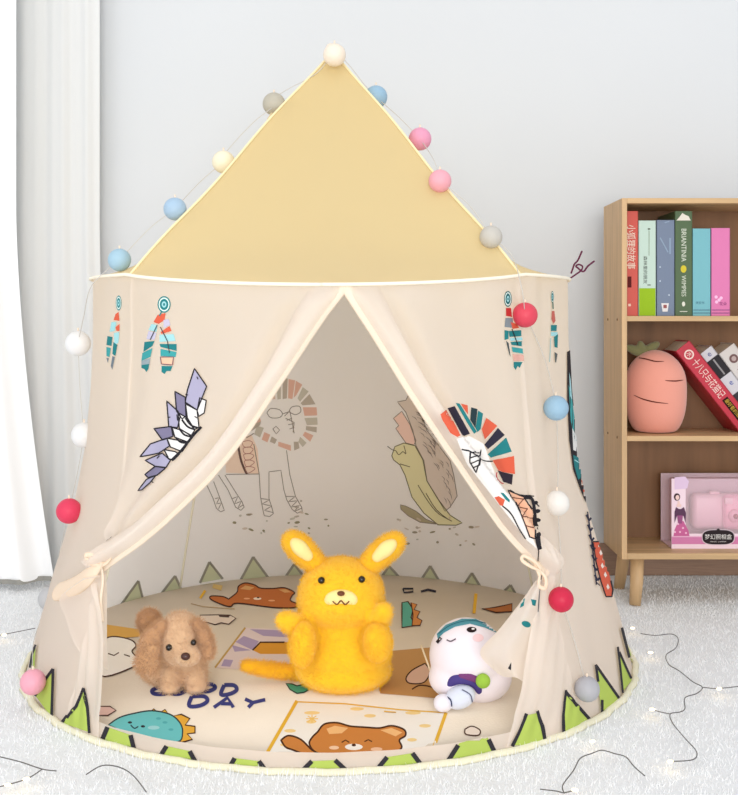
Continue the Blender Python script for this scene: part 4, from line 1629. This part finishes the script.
# white rabbit doodle and yellow strip at the left
PM.poly([(100, 624), (141, 630), (140, 637), (100, 640)], (226, 176, 90), 8)
PM.shape([(100, 642), (112, 637), (130, 640), (136, 646), (132, 652), (138, 660), (132, 668), (100, 676)], (252, 248, 244), BRD, 1.3, curve=True)
PM.stroke([(108, 654), (114, 656), (119, 653)], 1.2, BRD)
PM.stroke([(124, 655), (130, 657)], 1.2, BRD)
PM.shape([(98, 707), (110, 707), (116, 711), (108, 716), (98, 716)], (226, 190, 182), BRD, 1.2)
# heart, brown card, dinosaur and arcs on the right
PM.shape([(286, 684), (292, 684.5), (297, 686.5), (304, 685), (313, 688), (304, 693), (297, 694), (290, 690)], (86, 178, 150), (30, 50, 50), 1.2)
PM.poly([(384, 652), (430, 648), (452, 700), (380, 694)], (200, 152, 96), 10)
PM.stroke([(384, 650), (380, 692)], 1.4, YLW)
PM.shape([(402, 603), (408, 602), (413, 610), (411, 618), (415, 626), (402, 628)], (96, 178, 160), BRD, 1.2)
PM.shape([(411, 603), (417, 605), (414, 610), (420, 612), (417, 618), (422, 621), (420, 626), (412, 626), (413, 615)], (214, 140, 76), BRD, 1.1)
PM.stroke([(403, 589), (404, 593), (413, 592), (413, 589), (403, 589)], 1.6, (50, 46, 60))
PM.stroke([(421, 592), (428, 590), (436, 592)], 2.2, (50, 46, 60))
PM.stroke([(476, 594), (474, 614)], 3.2, YLW)
PM.shape([(482, 609), (494, 608), (504, 606), (512, 604), (512, 612), (496, 613)], (180, 110, 60), BRD, 1.2)
PM.shape([(425, 664), (412, 671), (406, 679), (410, 684), (424, 683), (430, 672)], (228, 190, 170), BRD, 1.3, curve=True)
PM.stroke([(412, 690), (420, 686), (432, 688), (440, 694)], 1.4, BRD, curve=True)
PM.shape([(465, 730), (472, 727), (480, 731), (478, 736), (466, 735)], (236, 222, 210), BRD, 1.2, curve=True)
PM.stroke([(384, 712), (396, 713)], 1.0, YLW)
PM.finish()

# ================================================================== PLUSH TOYS
ZT = ZM + 0.0006


def bead(name, c, r, m, parent, sq=(1, 1, 1)):
    return bm_obj(name, ellipsoid(c, (r * sq[0], r * sq[1], r * sq[2]), sub=3), m, parent)


m_eye = mat('black_eye', (22, 18, 18), 0.15, 0.6)
# ---- puppy
m_pup = mat('beige_plush', (222, 184, 146), 0.95, 0.05, bump=0.5, bscale=420, sheen=0.5)
m_pup2 = mat('beige_ear_plush', (212, 166, 122), 0.95, 0.05, bump=0.5, bscale=420, sheen=0.5)
YP = 1.905
pc = at(172, 690, YP)
pup = empty('plush_puppy', (pc.x, YP + 0.03, ZT), 'beige plush puppy with long floppy ears standing at the left of the mat', 'plush toy')
q = lambda px, py, dy=0.0: tuple(at(px, py, YP + dy))
zr = ZT
bodyl = [(q(170, 664, .045), (.046, .060, .038)), (q(166, 667, .065), (.042, .045, .036)),
         (q(190, 668, .012), (.030, .030, .034)),
         (q(181, 641, -.018), (.038, .040, .044)), (q(188, 655, -.046), (.024, .026, .020)), (q(180, 627, -.014), (.031, .030, .025))]
for px, dy in ((151, .06), (170, -.012), (196, -.012), (192, .06)):
    c0 = at(px, 680, YP + dy)
    bodyl.append(((c0.x, c0.y, zr + 0.022), (.0175, .0185, .026)))
    bodyl.append(((c0.x + .002, c0.y - .006, zr + 0.0105), (.018, .021, .0108)))
pb = blob('body', bodyl, m_pup, pup, 0.004, 5)
for v in pb.data.vertices:
    v.co.z = max(v.co.z, 0.0005)
earL = blob('ear', [(q(158, 632, -.034), (.013, .012, .022), (0, 0.55, 0)), (q(150, 648, -.046), (.019, .012, .036), (0, 0.2, 0)), (q(147, 662, -.050), (.021, .011, .024))],
            m_pup2, pup, .003, 4)
earR = blob('ear', [(q(199, 629, -.028), (.012, .012, .018), (0, -0.6, 0)), (q(205, 641, -.036), (.0125, .012, .026), (0, -0.25, 0)), (q(207, 650, -.038), (.012, .011, .015))],
            m_pup2, pup, .003, 4)
tl_ = blob('tail', [(q(149, 621, .085), (.020, .020, .020)), (q(151, 632, .085), (.014, .014, .022))], m_pup2, pup, .003, 3)
bead('eye', q(169, 647.5, -.056), .0058, m_eye, pup)
bead('eye', q(193.5, 642.5, -.056), .0052, m_eye, pup)
bead('nose', q(185.5, 656.5, -.074), .0078, mat('brown_nose', (72, 40, 36), 0.3, 0.5), pup, (1.05, .8, .85))
for o_ in (pb, ):
    fur(o_, 9000, 0.006, 0.00045)
for o_ in (earL, earR, tl_):
    fur(o_, 3000, 0.006, 0.00045)

# ---- yellow plush rabbit (plain)
m_yel = mat('yellow_plush', (248, 198, 38), 0.95, 0.05, bump=0.4, bscale=420, sheen=0.25)
m_yel2 = mat('deep_yellow_plush', (244, 186, 28), 0.95, 0.05, bump=0.4, bscale=420, sheen=0.25)
m_crm = mat('cream_plush', (252, 232, 160), 0.95, 0.05, bump=0.4, bscale=420)
YY = 1.90
g = lambda px, py, dy=0.0: tuple(at(px, py, YY + dy))
yc = at(343, 690, YY)
yt = empty('plush_toy', (yc.x, YY + .03, ZT), 'large bright yellow plush toy sitting in the middle of the mat', 'plush toy')
bl = [(g(343, 652, .03), (.086, .078, .062)), (g(342, 628, .03), (.070, .064, .060)), (g(343, 669, .03), (.088, .080, .036)),
      (g(341, 594, .025), (.077, .068, .066)), (g(341, 602, .018), (.079, .066, .052)),
      (g(341, 608, -.036), (.030, .018, .018))]
# arms
bl.append(('chain', [(g(312, 636, .0), .026), (g(301, 628, -.022), .023), (g(289, 622, -.036), .019), (g(284, 620, -.040), .016)]))
bl.append(('chain', [(g(372, 634, .0), .026), (g(377, 622, -.022), .022), (g(383, 612, -.036), .018)]))
yb = blob('body', bl, m_yel, yt, 0.0045, 5)
for v in yb.data.vertices:
    v.co.z = max(v.co.z, 0.0006)
f1 = blob('foot', [(g(303, 645, -.048), (.024, .026, .042), (0, 0.05, 0))], m_yel, yt, .004, 3)
f2 = blob('foot', [(g(377, 643, -.048), (.026, .026, .036), (0, -0.05, 0))], m_yel, yt, .004, 3)
e1 = blob('ear', [('chain', [(g(318, 566, .03), .019), (g(306, 554, .03), .023), (g(297, 545, .03), .023), (g(292, 541, .03), .019)])], m_yel, yt, .004, 4)
e2 = blob('ear', [('chain', [(g(366, 568, .03), .019), (g(378, 556, .03), .023), (g(389, 547, .03), .023), (g(395, 542, .03), .019)])], m_yel, yt, .004, 4)
i1 = blob('ear_lining', [('chain', [(g(308, 556, .010), .010), (g(300, 548, .008), .014), (g(295, 543, .009), .010)])], m_crm, yt, .003, 3)
i2 = blob('ear_lining', [('chain', [(g(377, 557, .010), .010), (g(386, 549, .008), .014), (g(392, 544, .009), .010)])], m_crm, yt, .003, 3)
mz = blob('muzzle', [(g(341, 600, -.038), (.030, .012, .019))], m_crm, yt, .003, 3)
ty = blob('tail', [('chain', [(g(300, 666, .05), .014), (g(270, 663, .03), .014), (g(246, 659, .02), .011)])], m_yel2, yt, .004, 4)
for v in ty.data.vertices:
    v.co.z = max(v.co.z - 0.012, 0.0006)
for o_, n_ in ((yb, 16000), (f1, 3000), (f2, 3000), (e1, 3000), (e2, 3000), (ty, 2500)):
    fur(o_, n_, 0.004, 0.00045)


def on_body(o, px, py, push=0.001):
    M = world_of(o)
    bvh = BVHTree.FromPolygons([M @ v.co for v in o.data.vertices], [tuple(p.vertices) for p in o.data.polygons])
    d = Vector(((px - PX0) / F, 1, -(py - PY0) / F)).normalized()
    loc, nor, _, _ = bvh.ray_cast(Vector((0, 0, H)) + d * 0.3, d)
    return loc + nor * push, nor


for px, py in ((322, 581), (361, 580)):
    c, nrm = on_body(yb, px, py, 0.0028)
    bead('eye', c, .0062, m_eye, yt)
c, nrm = on_body(mz, 341, 594, 0.003)
bead('nose', c, .0052, mat('soft_brown_nose', (110, 62, 40), 0.5), yt, (1.3, 1, .85))
pts = []
for px, py in smooth_path([(333, 601), (337, 604), (341, 600.5), (345, 604), (349, 601)], 4):
    c, nrm = on_body(mz, px, py, 0.0022)
    pts.append(c)
v_, f_ = tube(pts, .0011, 6)
mesh_obj('mouth', v_, f_, mat('brown_thread', (112, 56, 34), 0.7), yt)

# ---- white plush toy with teal band
m_wpl = mat('white_plush', (236, 228, 236), 0.9, 0.1, bump=0.2, bscale=500, sheen=0.3)
m_lil = mat('pale_blue_plush', (214, 222, 240), 0.9, 0.1, bump=0.2, bscale=500, sheen=0.3)
m_tb = mat('teal_felt', (84, 150, 166), 0.9, 0.1)
m_nav = mat('violet_felt', (78, 66, 132), 0.9, 0.1)
m_lime = mat('lime_felt', (150, 190, 72), 0.85, 0.1)
YW = 1.845
h_ = lambda px, py, dy=0.0: tuple(at(px, py, YW + dy))
wc = at(468, 700, YW)
wt = empty('plush_toy', (wc.x, YW + .03, ZT), 'white round-headed plush toy with a teal head band and lime button lying at the right', 'plush toy')
hd = blob('body', [(h_(467, 655, .01), (.066, .058, .064), (0, .2, 0)), (h_(480, 676, .02), (.056, .052, .044), (0, 0, 0)), (h_(455, 677, .0), (.046, .04, .036)), (h_(487, 684, .03), (.035, .035, .030))],
          m_wpl, wt, .004, 6)
for v in hd.data.vertices:
    v.co.z = max(v.co.z, .0008)
Pw = Printed(hd, 1.0, 0.0006, 0.0001)
Pw.poly([(437, 634), (446, 625), (462, 619), (480, 619), (500, 627), (505, 633), (499, 634), (485, 628), (470, 624), (455, 627), (444, 633), (438, 639)], (84, 150, 166), 4)
Pw.stroke([(439, 634), (450, 626), (465, 621.5), (480, 622), (498, 629)], 0.8, (50, 110, 130), curve=True)
Pw.dot(478, 638, 5.5, 4.0, (240, 206, 210))
Pw.stroke([(447, 640), (451, 641.5), (456, 639)], 1.2, (90, 76, 90), curve=True)
Pw.dot(471.5, 630, 5.0, 2.8, (40, 28, 30))
Pw.dot(473, 629.2, 1.6, 0.9, (230, 226, 226))
Pw.stroke([(437.5, 643), (441.5, 638)], 3.0, (50, 40, 44))
Pw.stroke([(440, 640), (441, 639)], 1.0, (220, 216, 216))
Pw.finish()
bl_ = h_(461, 684, -.034)
blob('collar', [('chain', [(h_(449, 684, -.030), .008), (h_(456, 679, -.036), .010), (h_(466, 678, -.038), .011), (h_(475, 683, -.036), .009), (h_(479, 691, -.028), .006)])],
     m_nav, wt, .003, 3)
cl2 = blob('collar_top', [('chain', [(h_(461, 676, -.042), .006), (h_(470, 677, -.044), .007), (h_(477, 680, -.042), .006)])], mat('plum_felt', (120, 66, 118), .9, .1), wt, .0025, 3)
a1_ = at(460, 697, YW - .045)
arm = blob('arm', [(tuple(a1_), (.027, .022, .019), (0, -.35, 0))], m_lil, wt, .003, 3)
hand = blob('hand', [(h_(443, 703, -.050), (.0165, .0165, .0150), (0, 0, 0))], mat('pale_plush', (232, 230, 242), .9, .1, sheen=.3), wt, .003, 3)
for o_ in (arm, hand):
    for v in o_.data.vertices:
        v.co.z = max(v.co.z, .0008)
bead('button', h_(483, 681, -.050), .0125, m_lime, wt, (1, .75, 1))
Pa = Printed(arm, 1.0, 0.0008)
Pa.stroke([(462, 690), (470, 695), (472, 703)], 1.1, (96, 100, 130), curve=True)
Pa.stroke([(446, 696), (451, 700), (452, 706)], 1.3, (60, 64, 96), curve=True)
Pa.finish()
# thin white stick beside it
v_, f_ = tube([at(421, 645, YW + .04), at(428, 664, YW + .02), at(434, 682, YW)], .0017, 8)
mesh_obj('hang_tag_loop', v_, f_, mat('cream_thread', (226, 208, 176), .7), wt)

# ================================================================== BALL STRING LIGHTS
m_cord = mat('thin_cord', (206, 202, 196), 0.6)
m_cordd = mat('thin_cord_grey', (168, 160, 150), 0.6)
roofline = lambda py: 2.19 - 0.337 * min(1, (py - 50) / 227)
BALLS = [
    (334.5, 55, 'warm_white', (250, 238, 222), None, -.03),
    (274, 104, 'grey', (196, 190, 174), 'roof', .0), (223.5, 162, 'cream', (250, 242, 216), 'roof', .03), (175, 209, 'blue', (176, 204, 228), 'roof', -.01),
    (119.5, 260, 'blue', (172, 206, 224), 'roof', .03),
    (78, 343.5, 'white', (244, 244, 244), 2.08, 0), (84, 435, 'white', (244, 244, 244), 2.06, 0), (69, 511, 'coral', (232, 66, 100), 1.96, 0),
    (51, 598.5, 'grey', (196, 196, 198), 2.06, 0), (33, 682, 'pink', (246, 176, 194), 1.84, 0)]
BALLR = [
    (376, 97, 'blue', (160, 196, 220), 'roof', .045), (420, 139, 'pink', (240, 166, 196), 'roof', .04), (440, 181, 'pink', (246, 178, 192), 'roof', -.03),
    (491, 237, 'silver', (206, 202, 194), 'roof', -.03),
    (525, 315, 'coral', (228, 76, 96), 'surf', .03), (556, 408, 'blue', (160, 196, 226), 'surf', .045), (557, 503, 'white', (244, 240, 234), 'surf', .03),
    (561, 599.5, 'red', (214, 40, 76), 'surf', .05), (587, 689, 'grey', (184, 184, 190), 'surf', .03)]


def ball_pos(b_):
    px, py, _, _, mode, off = b_
    if mode == 'roof':
        Y = roofline(py) + off
    elif mode == 'surf':
        Y = surfY(px, py, off)
    elif mode is None:
        Y = 2.17 + off
    else:
        Y = mode
    return at(px, py, Y)


def string(balls, cords, label, name='string_lights'):
    root = empty(name, ball_pos(balls[-1]), label, 'string lights')
    for i, b_ in enumerate(balls):
        p = ball_pos(b_)
        r_ = 11.9 * p.y / F * (1.06 if b_[1] > 300 else 0.96)
        bm = ellipsoid(p, (r_, r_, r_), sub=4)
        mm = mat('ball_' + b_[2] + '_%d%d' % (b_[3][0], b_[3][1]), b_[3], 0.45, 0.35, trans=0.15, bump=0.5, bscale=140)
        o = bm_obj('ball_shade', bm, mm, root)
        o['label'] = b_[2].replace('_', ' ') + ' cotton ball shade'
        v_, f_ = tube([p + Vector((0, 0, r_ * .9)), p + Vector((0, 0, r_ * 1.25))], .0018, 8)
        mesh_obj('lamp_holder', v_, f_, m_trim, o)
    v_, f_ = join_geo(cords)
    mesh_obj('cord', v_, f_, m_cord, root)
    return root


def cordpts(pts, r=.0008):
    return tube([at(*p) for p in smooth_path(pts, 6)], r, 5)


PBl = [ball_pos(b_) for b_ in BALLS]
PBr = [ball_pos(b_) for b_ in BALLR]


def pxy(p):
    return (PX0 + p.x / p.y * F, PY0 - (p.z - H) / p.y * F, p.y)


L_ = [pxy(p) for p in PBl]
R2 = [pxy(p) for p in PBr]
cl = [cordpts([(334, 50, 2.15), (318, 72, 2.15), (290, 88, 2.12), (276, 96, 2.10)]),
      cordpts([(272, 108, 2.09), (256, 120, 2.09), (240, 136, 2.08), (226, 152, 2.07)]),
      cordpts([L_[2], (200, 182, 2.03), L_[3]]), cordpts([L_[3], (150, 228, 1.93), L_[4]]),
      cordpts([L_[4], (92, 285, 1.93), (84, 315, 2.0), L_[5]]),
      cordpts([L_[5], (80, 390, 2.07), L_[6]]), cordpts([L_[6], (78, 470, 2.05), L_[7]]), cordpts([L_[7], (58, 560, 2.05), L_[8]]), cordpts([L_[8], (34, 640, 2.0), L_[9]])]
cr = [cordpts([(334, 50, 2.15), (350, 66, 2.17), (364, 84, 2.17), R2[0]]), cordpts([R2[0], (400, 118, 2.10), R2[1]]),
      cordpts([R2[1], (434, 160, 2.0), R2[2]]), cordpts([R2[2], (470, 206, 1.93), R2[3]]),
      cordpts([R2[3], (512, 256, 1.87), (522, 290, 1.78), R2[4]])]
for i in range(4, 8):
    a_, b_ = R2[i], R2[i + 1]
    mid = []
    for k in (0.25, 0.5, 0.75):
        px = a_[0] + (b_[0] - a_[0]) * k + (5 if i == 4 else 1.5) * math.sin(PI * k)
        py = a_[1] + (b_[1] - a_[1]) * k
        mid.append((px, py, surfY(px, py, .014)))
    cr.append(cordpts([a_] + mid + [b_], .0009))
string(BALLS, cl, 'string of ball lights down the left slope of the tent from the tip')
string(BALLR, cr, 'string of ball lights down the right slope of the tent beside the bookcase')
# small cream tassel clipped on the left roof edge
b_ = at(268, 118, 2.10)
v_, f_ = tube([at(272, 113, 2.09), at(269, 119, 2.085), at(264.5, 129, 2.08)], .004, 8, radii=[.002, .0035, .0012])
mesh_obj('toggle', v_, f_, mat('tan_toggle', (222, 202, 160), 0.6), tent)

# ================================================================== FAIRY LIGHTS ON THE CARPET
m_wire = mat('dark_wire', (98, 96, 96), 0.5)
m_bulb = mat('lit_bulb', (255, 236, 190), 0.3, 0.3, emit=(255, 222, 160), estr=4.0)


def fairy(wires, bulbs, label):
    p0 = at_z(*bulbs[0], 0.0)
    root = empty('fairy_lights', (p0.x, p0.y, 0), label, 'fairy lights')
    gs = []
    for wv in wires:
        gs.append(tube([at_z(x, y, 0.0115) for x, y in smooth_path(wv, 5)], .0009, 6))
    v_, f_ = join_geo(gs)
    mesh_obj('wire', v_, f_, m_wire, root)
    for i, (x, y) in enumerate(bulbs):
        c = at_z(x, y, .014)
        bm = ellipsoid(c, (.0052, .0024, .0024), (0, 0, random.uniform(-.4, .4)), 2)
        bm_obj('bulb', bm, m_bulb, root)
        ld = bpy.data.lights.new('bulb_glow', 'POINT')
        ld.energy = 0.003
        ld.color = (1.0, 0.78, 0.45)
        ld.shadow_soft_size = 0.004
        lo = bpy.data.objects.new('bulb_glow', ld)
        COL.objects.link(lo)
        lo.location = c + Vector((0, -.002, .012))
    return root


zz = lambda pts: [(540 + x / 3.727, 600 + y / 3.727) for x, y in pts]
fairy([zz([(375, 125), (430, 132), (490, 127), (515, 145), (505, 180), (470, 205), (480, 240), (520, 265), (570, 305), (605, 325), (585, 348), (540, 365),
           (540, 405), (520, 418), (485, 425), (495, 460), (540, 515), (583, 565), (570, 595), (485, 602)]), zz([(605, 325), (660, 330), (740, 322)]), zz([(485, 425), (440, 415), (416, 406)])],
      zz([(345, 105), (412, 196), (668, 331), (418, 408), (485, 602)]), 'warm fairy lights on dark wire across the carpet right of the tent')
fairy([zz([(280, 573), (320, 585), (350, 620), (390, 655)]), zz([(193, 572), (150, 590), (125, 635), (85, 690), (90, 720)]), zz([(0, 705), (60, 712), (90, 718), (130, 708)]),
       zz([(193, 572), (230, 560), (280, 573)])],
      zz([(195, 527), (130, 708)]), 'warm fairy lights on dark wire in front of the tent at the right')
z8 = lambda pts: [(x / 2.838, 600 + y / 2.838) for x, y in pts]
fairy([z8([(0, 445), (60, 460), (120, 480), (160, 485)]), z8([(245, 495), (290, 470), (340, 475), (380, 500), (415, 545)]), z8([(120, 480), (75, 508), (0, 530)])],
      z8([(75, 508), (22, 525)]), 'warm fairy lights on wire at the bottom left corner of the carpet')
fairy([z8([(0, 100), (40, 92), (100, 80)])], z8([(12, 99)]), 'short faint fairy light wire on the carpet beside the left curtain')
